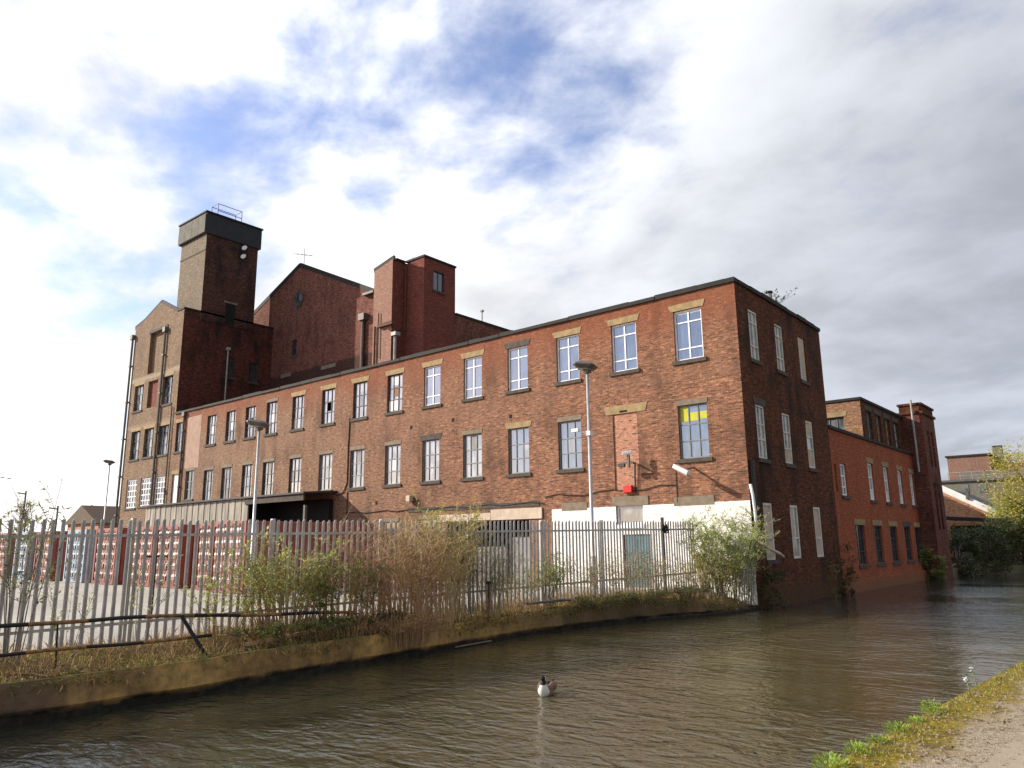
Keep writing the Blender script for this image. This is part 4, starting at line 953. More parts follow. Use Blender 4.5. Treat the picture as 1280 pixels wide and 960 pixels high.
for i, (x, y, col, lab) in enumerate(specs):
    if col not in protos: protos[col] = container((x, y, YZ), col, lab)
    else:
        c_ = copy_tree(protos[col]); c_.location = (x, y, YZ); c_['label'] = lab

# ------------------------------------------------------------------ palisade fence
FEN = [(-14.2, -2), (-13.95, 4), (-13.8, 8), (-13.6, 12), (-13.25, 17), (-12.95, 21), (-12.78, 23.0)]
FEN2 = [(-12.78, 23.0), (-12.62, 24.95)]
def along(P, step):
    out = []; rest = 0
    for a, b in zip(P, P[1:]):
        a = V(a); b = V(b); l_ = (b-a).length; s = rest
        while s < l_: out.append((a+(b-a)*(s/l_), (b-a).normalized())); s += step
        rest = s-l_
    return out
def ftop(y): return .50+.012*(y-4)
def fbot(y): return -1.62 if y < 20 else -1.62
def pale(mb, p, d, zb, zt, lean=0):
    nrm = V((d.y, -d.x)); w = .034
    prof = [(-1, 0), (-.55, .021), (-.1, .003), (.1, .003), (.55, .021), (1, 0)]
    out = [p+d*w*a+nrm*b for a, b in prof]; inn = [p+d*w*a+nrm*(b-.004) for a, b in prof]
    i = len(mb.v); tips = [.07, .02, .035, .035, .02, .07]
    ring = out+inn[::-1]; tp = tips+tips[::-1]
    ls = d*lean
    for q in ring: mb.v.append((q.x, q.y, zb))
    for q, t in zip(ring, tp): mb.v.append((q.x+ls.x, q.y+ls.y, zt-t))
    n = len(ring)
    for k in range(n): mb.f.append((i+k, i+(k+1) % n, i+n+(k+1) % n, i+n+k))
    for k in range(5): mb.f.append((i+n+k, i+n+k+1, i+2*n-2-k, i+2*n-1-k))
def palisade(name, P, label, cat, first_post=True, posts_at=2.75, mat_p='galv', rails=('galv', 'galv')):
    t = thing(name, (P[0][0], P[0][1], YZ), label, cat)
    pl = along(P, .152); bay = []; acc = 0
    for k, (p, d) in enumerate(pl):
        if k % 18 == 0:
            if bay: bay[0].build('pale_panel', M[mat_p], t)
            bay = [MB()]
            if first_post or k:
                mb = MB(); nrm = V((d.y, -d.x)); q = p-d*.076-nrm*.07; mb.bar((q.x, q.y, -1.9), (q.x, q.y, ftop(p.y)+.0), .10, .06, (d.x, d.y, 0)); mb.build('post', M['galv_post'], t)
        pale(bay[0], p+V((rnd(-.004, .004), rnd(-.006, .006))), d, fbot(p.y)+rnd(-.02, .03), ftop(p.y)+rnd(-.015, .015), rnd(-.012, .012))
    bay[0].build('pale_panel', M[mat_p], t)
    for h, m_ in ((-.30, rails[0]), (-1.78, rails[1])):
        mb = MB()
        for a, b in zip(P, P[1:]):
            za, zb = (ftop(a[1])+h, ftop(b[1])+h); na = V((b[0]-a[0], b[1]-a[1])).normalized(); nn = V((na.y, -na.x))*-.026
            mb.bar((a[0]+nn.x, a[1]+nn.y, za), (b[0]+nn.x, b[1]+nn.y, zb), .045, .05)
        mb.build('rail', M[m_], t)
    return t
palisade('palisade_fence', FEN, 'long grey steel palisade fence with pointed pales along the canal bank', 'fence')
gt = palisade('palisade_gate', FEN2, 'steel palisade gate section with dark rails before the white painted wall', 'gate', first_post=False, rails=('black_iron', 'black_iron'))
mb = MB(); mb.bar((-12.80, 23.0, -1.9), (-12.80, 23.0, ftop(23)+.1), .08); mb.build('gate_post', M['black_iron'], gt)
mb = MB(); 
for k in range(10):
    a = k*.65; q = V((-12.75, 22.85+.04*k, ftop(23)-.28+.09*math.sin(a*2))); mb.tube([q, q+V((.04, .05, .05)), q+V((.0, .1, -.03)), q+V((-.03, .03, -.06))], .022, 5)
mb.build('chain', M['black_iron'], gt)

# ------------------------------------------------------------------ old railing, stakes, debris on the bank
rl = thing('canal_railing', (-12.6, 4, -1.7), 'old bent yellow and black tube railing on the bank at the left', 'railing')
def zr(y): return -1.05 if y < 5.5 else -1.05-.055*(y-5.5)
mb = MB(); mb.tube([(-12.6, y, zr(y)+.012*math.sin(y*2.2)) for y in [k*.5-3 for k in range(27)]], .030, 8); mb.build('top_rail', M['rail_paint'], rl, smooth=True)
mb = MB(); mb.tube([(-12.58, y, -1.43-.012*(y-4)+.01*math.sin(y*3)) for y in [k*.5-3 for k in range(21)]], .026, 8); mb.build('lower_rail', M['rail_paint'], rl, smooth=True)
mb = MB(); mb.bar((-12.6, 4.62, -1.75), (-12.6, 4.58, -1.04), .022); mb.build('upright', M['black_iron'], rl)
mb = MB(); mb.bar((-12.55, 6.42, -1.08), (-12.45, 6.88, -1.80), .07, .05); mb.build('leaning_post', M['black_iron'], rl)
t = thing('iron_stake', (-12.55, 13.98, -1.7), 'rusty black iron stake standing on the bank before the fence', 'stake')
mb = MB(); mb.bar((-12.55, 13.98, -1.8), (-12.53, 13.98, -.92), .05, .04); mb.build('shaft', M['rust'], t)
mb = MB(); mb.box(-12.59, 13.94, -.93, -12.49, 14.02, -.86); mb.build('knob', M['black_iron'], t)
t = thing('iron_stand', (-19, 9.0, YZ), 'black T-shaped iron stand in the yard before the pink ended containers', 'stand')
mb = MB(); mb.bar((-19, 8.97, YZ), (-19, 8.97, -.22), .045); mb.build('upright', M['black_iron'], t)
mb = MB(); mb.bar((-19, 8.72, -.2), (-19, 9.25, -.2), .05); mb.build('crossbar', M['black_iron'], t)
mb = MB(); mb.bar((-19.3, 8.97, YZ+.02), (-18.7, 8.97, YZ+.02), .05); mb.bar((-19, 8.75, YZ+.021), (-19, 9.2, YZ+.021), .05); mb.build('foot', M['black_iron'], t)
def plank(pts, w, h, lab, mat='board_grey', nm='plank'):
    mb = MB(); mb.bar(*pts, w, h); tag(mb.build(nm, M[mat], bevel=.008), lab, nm)
plank(((-12.95, 15.9, -1.52), (-12.7, 17.4, -1.5)), .28, .04, 'dark weathered plank lying on the moss before the fence', 'stone_dark')
plank(((-12.5, 7.6, -1.66), (-12.55, 9.6, -1.52)), .09, .06, 'pale brown plank lying along the bank edge under the green shrub', 'twig_dry')
plank(((-12.6, 12.9, -2.26), (-12.66, 14.2, -2.25)), .06, .03, 'thin grey board floating along the foot of the canal wall', 'stone_grey')
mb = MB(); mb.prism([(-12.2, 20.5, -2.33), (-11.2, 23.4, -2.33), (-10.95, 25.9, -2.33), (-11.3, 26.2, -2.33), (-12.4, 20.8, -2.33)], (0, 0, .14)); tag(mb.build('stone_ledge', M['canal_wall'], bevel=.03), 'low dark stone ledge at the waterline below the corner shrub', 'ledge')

# ------------------------------------------------------------------ vegetation
def shrub(name, loc, label, cat, nst, H, spread, stem, leaf, nleaf, lsize, lw=.35, base=.3, droop=.25, twigs=5, r0=.012, from_t=.3, lean=(0, 0), group=None, flat=1.0):
    t = thing(name, loc, label, cat, group); o = V(loc); sm, lm = MB(), MB(); tips = []
    for k in range(nst):
        a = rnd(0, 2*math.pi); b = o+V((math.cos(a)*base*rnd(.1, 1)*flat, math.sin(a)*base*rnd(.1, 1), -.05))
        out = V((math.cos(a)*flat+lean[0], math.sin(a)+lean[1], 0))*spread*rnd(.2, 1); h = H*rnd(.7, 1.15)
        pts = []
        for q in range(6):
            f = q/5; pts.append(b+out*(f**1.4)+V((rnd(-.04, .04), rnd(-.04, .04), 0))*H*.35*f+V((0, 0, h*(f-droop*f*f*.6))))
        r = r0*rnd(.6, 1.2); sm.tube(pts, [r*(1-.15*q) for q in range(6)], 4, False); segs = [pts]
        for w in range(twigs):
            f = rnd(.35, .95)*5; i = int(f); i = min(i, 4); p0 = pts[i].lerp(pts[i+1], f-i)
            dr = V((rnd(-1, 1), rnd(-1, 1), rnd(.1, 1.1))).normalized()*H*rnd(.10, .24)
            tp = [p0, p0+dr*.5+V((0, 0, .02)), p0+dr+V((rnd(-.03, .03), rnd(-.03, .03), -.02))]
            sm.tube(tp, [r*.5, r*.4, r*.2], 3, False); segs.append(tp)
        tips += segs
    for k in range(nleaf):
        sg = random.choice(tips); n = len(sg)-1; f = rnd(from_t if n > 2 else .1, 1)*n; i = min(int(f), n-1); p0 = sg[i].lerp(sg[i+1], f-i)
        d = V((rnd(-1, 1), rnd(-1, 1), rnd(-.35, .9))).normalized(); nr = V((rnd(-.5, .5), rnd(-.5, .5), 1)).normalized(); ls = lsize*rnd(.5, 1.3)
        lm.leaf(p0, d, nr, ls, ls*lw)
    sm.build('stems', M[stem], t, fix=False)
    if nleaf: lm.build('foliage', M[leaf], t, fix=False)
    return t
# green willow scrub by the railing (px 270-420)
shrub('willow_shrub', (-13.0, 8.75, -1.68), 'bushy green leaved willow shrub growing through the fence before the red container', 'shrub', 85, 2.0, 1.15, 'twig_dry', 'leaf_spring', 5200, .072, .45, .7, flat=.5, r0=.011)
shrub('willow_shrub', (-12.8, 7.35, -1.68), 'sparse young shrub with small green leaves left of the bushy willow', 'shrub', 26, 1.55, .7, 'twig_dry', 'leaf_spring', 1500, .062, .42, .5, flat=.6, r0=.008)
shrub('willow_shrub', (-12.7, 9.9, -1.7), 'olive leaved shrub between the bushy willow and the dry brown thicket', 'shrub', 50, 1.7, .9, 'twig_dry', 'leaf_olive', 4200, .07, .42, .6, flat=.55, r0=.009)
shrub('bramble', (-12.5, 8.6, -1.72), 'low tangle of dark brambles spilling over the canal wall below the willow shrub', 'bramble', 60, .8, 1.1, 'bark', 'leaf_olive', 2600, .06, .5, 1.0, flat=.3, r0=.008, droop=1.0, from_t=.1)
shrub('bramble', (-12.6, 10.2, -1.72), 'dark low brambles at the left foot of the dry brown thicket', 'bramble', 60, .85, 1.0, 'bark', 'leaf_dark', 1800, .06, .5, .9, flat=.3, r0=.008, droop=1.0, from_t=.1)
# dry brown thicket (px 440-620)
shrub('dry_thicket', (-12.55, 11.3, -1.95), 'tall dense thicket of dry red brown stems hanging to the water', 'thicket', 150, 2.75, 1.15, 'twig_dry', 'leaf_tan', 3600, .06, .35, 1.1, flat=.5, twigs=6, r0=.010, droop=.3, from_t=.1)
shrub('dry_thicket', (-13.0, 12.7, -1.75), 'straw coloured dry thicket with a few green leaves against the fence', 'thicket', 130, 2.6, 1.1, 'twig_straw', 'leaf_yellow', 4200, .065, .38, 1.0, flat=.5, twigs=6, r0=.009, from_t=.15)
shrub('dry_thicket', (-13.05, 14.4, -1.65), 'grey twiggy thicket thinning out beside the rusty stake', 'thicket', 100, 2.1, 1.0, 'twig_grey', 'leaf_olive', 2600, .055, .35, .9, flat=.5, twigs=7, r0=.0065)
shrub('dry_thicket', (-12.45, 11.2, -2.0), 'low red brown stems overhanging the canal wall under the thicket', 'thicket', 140, 1.2, .9, 'twig_dry', 'leaf_tan', 1800, .05, .35, .8, flat=.5, twigs=5, r0=.006, droop=1.1)
shrub('yellow_green_shrub', (-13.6, 13.7, -1.7), 'yellow green shrub topping the fence right of the dry thicket', 'shrub', 44, 2.85, .9, 'twig_grey', 'leaf_yellow', 4200, .085, .42, .6, flat=.5, from_t=.5)
shrub('buddleia', (-13.2, 17.0, -1.6), 'pale leaved young bush at the fence beside the rusty stake', 'shrub', 30, 1.5, .7, 'twig_grey', 'leaf_pale', 2000, .09, .35, .5)
for (x, y, h, n, lab) in ((-12.95, 15.6, 1.2, 60, 'dry brown weeds right of the rusty stake'), (-13.0, 18.3, 1.5, 60, 'grey dead stems at the foot of the tall lamp post, left side'), (-12.7, 20.3, 1.6, 70, 'grey dead stems at the foot of the tall lamp post, right side'), (-12.5, 21.8, 1.5, 60, 'dry stems and green tufts before the green door'), (-12.1, 23.4, 1.1, 70, 'low straw weeds below the steel gate section')):
    shrub('dead_weeds', (x, y, -1.65), lab, 'weeds', n, h, .75, 'twig_straw', 'leaf_olive', 1300, .065, .3, .8, r0=.006, flat=.6)
for (x, y, h, n, lab) in ((-12.55, 18.6, .7, 60, 'dark brambles over the canal wall below the tall lamp post'), (-12.2, 20.6, .75, 70, 'dark brambles spilling over the canal wall right of the lamp post'), (-11.75, 22.6, .9, 80, 'brambles and dead stalks on the wall below the palisade gate')):
    shrub('bramble', (x, y, -1.75), lab, 'bramble', n, h, 1.0, 'bark', 'leaf_olive', 1500, .06, .45, 1.0, flat=.35, r0=.007, droop=1.1, from_t=.05)
# big pale buddleia at the corner (px 870-960)
shrub('buddleia', (-11.75, 25.45, -2.0), 'large pale leaved buddleia bush against the white wall at the canal corner', 'shrub', 80, 3.2, 1.1, 'twig_grey', 'leaf_pale', 7600, .15, .27, .95, from_t=.04, r0=.013, lean=(.15, -.15))
shrub('buddleia', (-12.0, 24.9, -2.0), 'shorter yellowish bush in front of the corner buddleia', 'shrub', 50, 1.9, 1.0, 'twig_grey', 'leaf_yellow', 3800, .11, .28, .6, from_t=.1)
# left edge saplings
shrub('sapling', (-13.2, 4.2, -1.68), 'leafy sapling at the far left edge rising above the fence', 'sapling', 12, 2.9, .55, 'twig_grey', 'leaf_olive', 460, .10, .4, .2, from_t=.45, r0=.009)
shrub('sapling', (-13.1, 4.9, -1.68), 'small twiggy sapling behind the yellow and black railing', 'sapling', 7, 1.4, .5, 'twig_grey', 'leaf_spring', 150, .07, .4, .2, r0=.006)
shrub('sapling', (-13.3, 6.1, -1.68), 'thin sapling with a few bright leaves before the pale blue container', 'sapling', 6, 1.7, .5, 'twig_grey', 'leaf_spring', 130, .07, .4, .2, r0=.006)
# on the roof corner
shrub('roof_buddleia', (XB-.25, 31.1, PT+.15), 'buddleia sprouting from the parapet beside the roof flue', 'shrub', 11, .95, .8, 'twig_grey', 'leaf_dark', 220, .13, .3, .15, from_t=.3, lean=(0, .5))
t = thing('roof_flue', (XB-.4, 30.9, PT), 'short grey flue pipe on the parapet of the canal end', 'flue')
mb = MB(); mb.tube([(XB-.4, 30.9, PT), (XB-.4, 30.9, PT+.75)], .11, 10); mb.build('pipe', M['pipe_light'], t)
mb = MB(); mb.tube([(XB-.4, 30.9, PT+.78), (XB-.4, 30.9, PT+.86)], .15, 10); mb.build('cowl', M['coping'], t)
shrub('roof_weeds', (-39.0, 34.2, 19.5), 'dry weeds growing on top of the stair tower', 'weeds', 16, .9, .7, 'twig_grey', 'leaf_tan', 120, .07, .3, .8, r0=.01)
mb = MB(); mb.tube([(-36.4, 40.0, 16.1), (-36.4, 40.0, 16.9)], .04, 6); mb.box(-36.5, 39.9, 16.9, -36.3, 40.1, 17.05); tag(mb.build('roof_vent', M['pipe_light']), 'small vent pipe on the parapet right of the stair tower', 'vent')

# ground cover on the bank
def blades(name, n, pick, hmin, hmax, mat, w=.008, spread=.5):
    mb = MB()
    for k in range(n):
        p = pick(); h = rnd(hmin, hmax); d = V((rnd(-1, 1), rnd(-1, 1), 0))*h*spread; s = V((rnd(-1, 1), rnd(-1, 1), 0)).normalized()*w
        i = len(mb.v); m_ = p+d*.35+V((0, 0, h*.6)); e = p+d+V((0, 0, h))
        mb.v += [tuple(p-s), tuple(p+s), tuple(m_+s*.7), tuple(e), tuple(m_-s*.7)]; mb.f.append((i, i+1, i+2, i+3, i+4))
    return mb.build(name, mat, fix=False)
patch = [(rnd(2, 26), rnd(0, 1), rnd(.25, .9)) for _ in range(60)]
def bank_pick():
    while True:
        a = random.choice(patch); y = a[0]+random.gauss(0, .5)*a[2]*1.6; t = min(max(a[1]*.9+random.gauss(0, .18), .01), .95)
        if 1 < y < 26: break
    xw = lerp_poly(BANK, y)-.04; xi = bank_in(y)-.4
    return V((xw+(xi-xw)*t, y, bank_z(t, y)))
tag(blades('bank_grass', 6500, bank_pick, .02, .09, M['grass'], .006, .8), 'short green grass and moss tufts on the canal bank', 'grass', kind='stuff')
def bank_pick2():
    y = rnd(1.5, 26); t = rnd(0, .95); xw = lerp_poly(BANK, y)-.04; xi = bank_in(y)-.4
    return V((xw+(xi-xw)*t, y, bank_z(t, y)))
tag(blades('dry_grass', 9000, bank_pick2, .05, .28, M['leaf_tan'], .005, .8), 'dead straw and stalks littering the canal bank', 'grass', kind='stuff')
mb = MB()
for k in range(9000):
    p = bank_pick2()+V((0, 0, .012)); d = V((rnd(-1, 1), rnd(-1, 1), rnd(-.2, .4))).normalized(); mb.leaf(p, d, V((rnd(-.4, .4), rnd(-.4, .4), 1)).normalized(), rnd(.03, .075), rnd(.02, .04))
tag(mb.build('leaf_litter', M['leaf_tan'], fix=False), 'brown fallen leaves on the canal bank', 'leaves', kind='stuff')

def edge_pick():
    while True:
        y = rnd(1.5, 25.5)
        if rnd(0, 1) < .35+.5*math.sin(y*2.3)*math.sin(y*.9)+(.35 if y > 13 else 0): break
    return V((lerp_poly(BANK, y)+rnd(-.12, .03), y, bank_z(0, y)+rnd(-.16, .02)))
def hang(name, n, mat, lab):
    mb = MB()
    for k in range(n):
        p = edge_pick(); d = V((rnd(.2, 1), rnd(-.8, .8), rnd(-.9, .7))).normalized(); l_ = rnd(.05, .20); mb.leaf(p, d, V((rnd(-.4, .4), rnd(-.4, .4), 1)).normalized(), l_, l_*.16)
    tag(mb.build(name, mat, fix=False), lab, 'grass', kind='stuff')
hang('overhanging_grass', 1500, M['grass'], 'green grass hanging over the rim of the canal wall')
hang('overhanging_straw', 1500, M['leaf_tan'], 'dead straw hanging over the rim of the canal wall')
# towpath edge: lime plants, snow white flowers
def edge_x(y): return lerp_poly(EDGE, y)
for i, (y, h, n, r, lab) in enumerate(((6.2, .13, 26, .12, 'lime green weed tuft at the very bottom edge of the towpath'), (6.75, .12, 20, .10, 'lime green weed tuft second from the bottom along the towpath edge'), (7.2, .08, 12, .08, 'small lime green weed between the lower and middle tufts on the towpath edge'), (7.7, .11, 18, .10, 'lime green weed tuft midway along the towpath edge'), (8.2, .07, 10, .08, 'low lime weed left of the tallest tuft on the towpath edge'), (8.72, .15, 30, .11, 'tallest bushy lime green tuft on the towpath edge'), (5.3, .10, 10, .08, 'lime weed tip at the bottom of the picture beside the water'))):
    c0 = V((edge_x(y)+.03, y, -1.68)); mb = MB()
    for k in range(n*9):
        a = rnd(0, 6.28); q = c0+V((math.cos(a), math.sin(a)*1.5, 0))*r*rnd(0, 1)**.6; d = V((math.cos(a)*.6, math.sin(a)*.6, rnd(.3, 1.2))).normalized(); z_ = rnd(0, 1)*h*(1-.6*abs((q-c0).length/r/1.5))
        mb.leaf(q+V((0, 0, z_)), d, V((rnd(-.5, .5), rnd(-.5, .5), 1)).normalized(), rnd(.02, .045), rnd(.007, .014))
    t = thing('verge_weed', tuple(c0), lab, 'weed', 'lime weeds along the towpath edge'); mb.build('foliage', M['grass_lime'], t, fix=False)
    mb = MB()
    for k in range(7): a = rnd(0, 6.28); mb.tube([c0, c0+V((math.cos(a)*r*.4, math.sin(a)*r*.5, h*.5)), c0+V((math.cos(a)*r*.7, math.sin(a)*r, h*.85))], .004, 3)
    mb.build('stems', M['grass_lime'], t, fix=False)
for (y, h, lab) in ((10.15, .13, 'left of two white flowers at the towpath edge'), (10.45, .20, 'taller right white flower at the towpath edge')):
    b = V((edge_x(y)+.02, y, -1.66)); t = thing('white_flower', tuple(b), lab, 'flower', 'white flowers at the towpath edge')
    mb = MB(); mb.tube([b, b+V((-.01, 0, h*.6)), b+V((-.03, 0, h))], .005, 4); mb.build('stem', M['grass_lime'], t, fix=False)
    mb = MB(); c0 = b+V((-.03, 0, h))
    for k in range(9): a = k*.7; mb.leaf(c0+V((0, 0, rnd(-.02, .02))), V((math.cos(a), math.sin(a), rnd(-.6, 1))).normalized(), V((0, 0, 1)), .034, .028)
    mb.build('petals', M['petal'], t, fix=False)
def verge_pick():
    y = 4+rnd(0, 1)**1.3*22; return V((edge_x(y)+.02+abs(random.gauss(0, .16)), y, -1.655))
tag(blades('verge_moss', 2200, verge_pick, .012, .035, M['leaf_yellow'], .004, .9), 'yellowish moss and short grass along the towpath edge', 'moss', kind='stuff')
tag(blades('verge_grass', 1800, verge_pick, .012, .05, M['leaf_olive'], .004, 1.0), 'olive green grass blades mixed into the moss of the towpath edge', 'grass', kind='stuff')
mb = MB()
for k in range(1300):
    y = 4+rnd(0, 1)**1.3*18; p = V((edge_x(y)+rnd(.02, .75), y, -1.642)); d = V((rnd(-1, 1), rnd(-1, 1), rnd(-.1, .3))).normalized(); mb.leaf(p, d, V((rnd(-.4, .4), rnd(-.4, .4), 1)).normalized(), rnd(.02, .05), rnd(.012, .03))
tag(mb.build('verge_litter', M['litter'], fix=False), 'brown dead leaves scattered over the towpath edge', 'leaves', kind='stuff')
mb = MB()
for k in range(1500):
    y = rnd(4, 20); p = V((edge_x(y)+rnd(.05, 1.0), y, -1.645)); s = rnd(.003, .010); mb.box(p.x-s, p.y-s*.8, p.z-s*.4, p.x+s, p.y+s, p.z+s*.7)
tag(mb.build('gravel', M['path'], fix=False), 'loose gravel stones beside the path', 'gravel', kind='stuff')

# ------------------------------------------------------------------ trees and bushes down the canal
def crown_tree(name, loc, label, H, rad, clumps, leaf, n, ls, trunk_h=.4, cat='tree', zsq=.8, trunk=True, group=None):
    t = thing(name, loc, label, cat, group); o = V(loc); tm, lm = MB(), MB(); cs = []
    for k in range(clumps):
        a = rnd(0, 6.28); rr = rad*math.sqrt(rnd(0, 1)); z_ = H*rnd(trunk_h, .95)
        c_ = o+V((math.cos(a)*rr*(1.1-.5*abs(z_/H-.55)), math.sin(a)*rr, z_)); cs.append((c_, rad*rnd(.18, .38)))
    if trunk:
        tm.tube([o-V((0, 0, .3)), o+V((.05, 0, H*.25)), o+V((0, .1, H*.5)), o+V((.1, 0, H*.8))], [H*.025, H*.02, H*.014, H*.005], 7)
        for c_, r in cs[:30]: tm.tube([o+V((0, 0, H*rnd(.15, .45))), o.lerp(c_, .6)+V((0, 0, H*.12)), c_], [H*.008, H*.005, H*.002], 4, False)
        tm.build('trunk', M['bark'], t, fix=False)
    for k in range(n):
        c_, r = random.choice(cs); v = V((random.gauss(0, 1), random.gauss(0, 1), random.gauss(0, zsq))).normalized()*r*rnd(.5, 1.15)**.7
        d = V((rnd(-1, 1), rnd(-1, 1), rnd(-.6, .6))).normalized(); l_ = ls*rnd(.6, 1.3); lm.leaf(c_+v, d, V((rnd(-.7, .7), rnd(-.7, .7), 1)).normalized(), l_, l_*.5)
    lm.build('crown', M[leaf], t, fix=False)
    return t
crown_tree('willow_tree', (-5.9, 69, YZ), 'yellow green spring tree at the far right edge above the dark bushes', 8.6, 3.6, 90, 'leaf_yellow', 17000, .20, .25)
crown_tree('willow_tree', (-8.4, 70, YZ), 'smaller pale green tree left of the yellow one, before the orange gable', 5.0, 1.7, 44, 'leaf_spring', 6500, .18, .2)
for (x, y, h, r, lab) in ((-10.2, 56.0, 2.6, 1.1, 'dark bush hugging the foot of the end turret'), (-9.4, 60, 3.1, 1.6, 'dark bush on the bank just past the turret'), (-8.6, 64.0, 3.6, 2.0, 'dark bush under the black canopy'), (-6.2, 67.2, 4.4, 2.2, 'large dark bush below the pale green tree'), (-3.6, 71, 4.6, 2.4, 'large dark bush at the right edge below the yellow tree'), (-10.75, 51.0, 1.7, .7, 'low olive bush at the waterline by the red wall')):
    crown_tree('canal_bush', (x, y, -2.4), lab, h+.3, r, 44, 'leaf_dark' if h > 2 else 'leaf_olive', int(1700*h), .17, .02, cat='bush', group='bushes along the far bank')
crown_tree('ivy', (-10.85, 26.9, -2.35), 'dark bush in the shade round the canal corner', 1.5, .6, 26, 'leaf_dark', 1500, .10, .02, cat='ivy', trunk=False)
crown_tree('ivy', (-11.0, 35.5, -2.4), 'dark creeper between the brick end wall and the red building', 2.3, .55, 26, 'leaf_dark', 1700, .10, .02, cat='ivy', trunk=False)
crown_tree('creeper', (-11.0, 33.7, -2.4), 'thin olive creeper on the foot of the dark end wall', 1.5, .5, 16, 'leaf_olive', 500, .07, .02, cat='creeper', trunk=False)
# bare twigs behind the yard on the left skyline
for (x, y, h, lab) in ((-96, 30, 6.5, 'bare winter tree on the left skyline beyond the containers'), (-104, 33, 7.5, 'bare winter tree left of the far lamp post'), (-92, 22, 7.0, 'bare winter tree above the pale blue container'), (-118, 24, 8.5, 'bare winter tree at the far left above the fence')):
    t = thing('bare_tree', (x, y, YZ), lab, 'tree', 'bare trees on the left skyline'); mb, m2 = MB(), MB(); o = V((x, y, YZ))
    mb.tube([o, o+V((.1, 0, h*.5)), o+V((0, .2, h*.95))], [.14, .09, .02], 5); mb.build('trunk', M['bark'], t, fix=False)
    for k in range(60):
        b = o+V((0, 0, h*rnd(.25, .9))); d = V((rnd(-1, 1), rnd(-1, 1), rnd(.5, 1.6))).normalized()*h*rnd(.12, .33)
        m2.tube([b, b+d*.5, b+d+V((rnd(-.2, .2), rnd(-.2, .2), .1))], [.03, .022, .01], 3, False)
        for q in range(3): b2 = b+d*rnd(.4, 1); e = V((rnd(-1, 1), rnd(-1, 1), rnd(.2, 1))).normalized()*h*.09; m2.tube([b2, b2+e], [.014, .007], 3, False)
    m2.build('branches', M['bark'], t, fix=False)
t = thing('brick_house', (-108, 44, YZ), 'small far brick house with a low gabled roof beyond the lamp post', 'house')
mb = MB(); mb.box(-113, 41, YZ, -103, 52, 3.2); mb.build('wall', M['brick_shed'], t)
mb = MB(); mb.prism([(-113.4, 40.6, 3.2), (-102.6, 40.6, 3.2), (-108, 40.6, 5.6)], (0, 12, 0)); mb.build('roof', M['bark'], t)
for x in (-111, -106): mb = MB(); mb.box(x, 40.93, .6, x+1.2, 40.99, 2.0); w = mb.build('window', M['glass_dark'], t); mb = MB(); mb.box(x-.1, 40.9, .45, x+1.3, 40.99, .58); mb.build('sill', M['frame_white'], w)
for (x, y, h, lab) in ((-116, 45.0, 7.8, 'far thin street lamp left of the brick house'), (-128.5, 45, 8.2, 'far thin street lamp at the middle of the left skyline'), (-143, 45, 11.2, 'far tall pole at the left edge of the skyline')):
    t = thing('street_lamp', (x, y, YZ), lab, 'street lamp', 'far poles on the left skyline'); mb = MB(); mb.tube([(x, y, YZ), (x, y, YZ+h)], .13, 6); mb.build('pole', M['pipe'], t)
    mb = MB(); mb.bar((x, y, YZ+h-.5), (x-.9, y-.9, YZ+h-.3), .3, .2); mb.build('lamp_head', M['lamp_head'], t)

# ------------------------------------------------------------------ far buildings beyond the turret
t = thing('brick_shed', (-12, 74, YZ), 'low orange brick shed with a white sloping roof edge beyond the turret', 'shed')
mb = MB(); mb.prism([(-22, 74, YZ), (-9.4, 74, YZ), (-9.4, 74, 1.5), (-14.3, 74, 4.4), (-22, 74, 4.4)], (0, 14, 0)); mb.build('wall', M['brick_shed'], t)
mb = MB(); mb.bar((-14.4, 74, 4.5), (-9.2, 74, 1.45), .5, .22, (0, -1, 0)); mb.bar((-22, 74, 4.5), (-14.4, 74, 4.5), .5, .22, (0, -1, 0)); mb.build('roof_edge', M['board_white'], t)
mb = MB(); mb.poly((-14.3, 74.2, 4.45), (-9.3, 74.2, 1.52), (-9.3, 88, 1.52), (-14.3, 88, 4.45)); mb.build('roof', M['slate'], t)
mb = MB(); mb.box(-12.3, 73.7, 3.3, -12.1, 73.99, 4.2); mb.build('vent', M['pipe'], t)
t = thing('dark_canopy', (-11, 67, YZ), 'black roofed open canopy on the bank below the orange shed', 'canopy')
mb = MB(); mb.prism([(-14, 66, 1.55), (-8.8, 66, 1.2), (-8.8, 73, 1.2), (-14, 73, 1.7)], (0, 0, .25)); mb.build('roof', M['coping'], t)
mb = MB()
for x in (-12.9, -9.1): mb.box(x, 66.1, YZ, x+.15, 66.25, 1.2)
mb.build('post', M['coping'], t)
mb = MB(); mb.box(-13.5, 72.5, YZ, -9, 72.7, 1.1); mb.build('back_wall', M['void'], t)
mb = MB(); mb.box(-12.4, 67.0, YZ, -11.2, 67.3, .7); tag(mb.build('grey_cabinet', M['board_grey'], bevel=.02), 'pale grey cabinet standing under the black canopy', 'cabinet')
t = thing('grey_warehouse', (-17, 110, YZ), 'grey clad warehouse with a railing and two windows beyond the orange shed', 'building')
mb = MB(); mb.box(-32, 110, YZ, -5, 122, 7.1); mb.build('wall', M['concrete'], t)
mb = MB(); mb.box(-32.2, 109.7, 7.102, -4.8, 122, 7.35); mb.build('roof', M['slate'], t)
mb = MB(); mb.box(-19.5, 113, 7.36, -7, 121, 8.5); mb.build('upper_level', M['concrete'], t)
for x in (-18.7, -16.75): mb = MB(); mb.box(x, 109.95, 5.6, x+.8, 109.99, 6.7); w = mb.build('window', M['glass_dark'], t)
mb = MB()
for k in range(10): mb.bar((-20+k*1.3, 110.1, 7.35), (-20+k*1.3, 110.1, 8.3), .06)
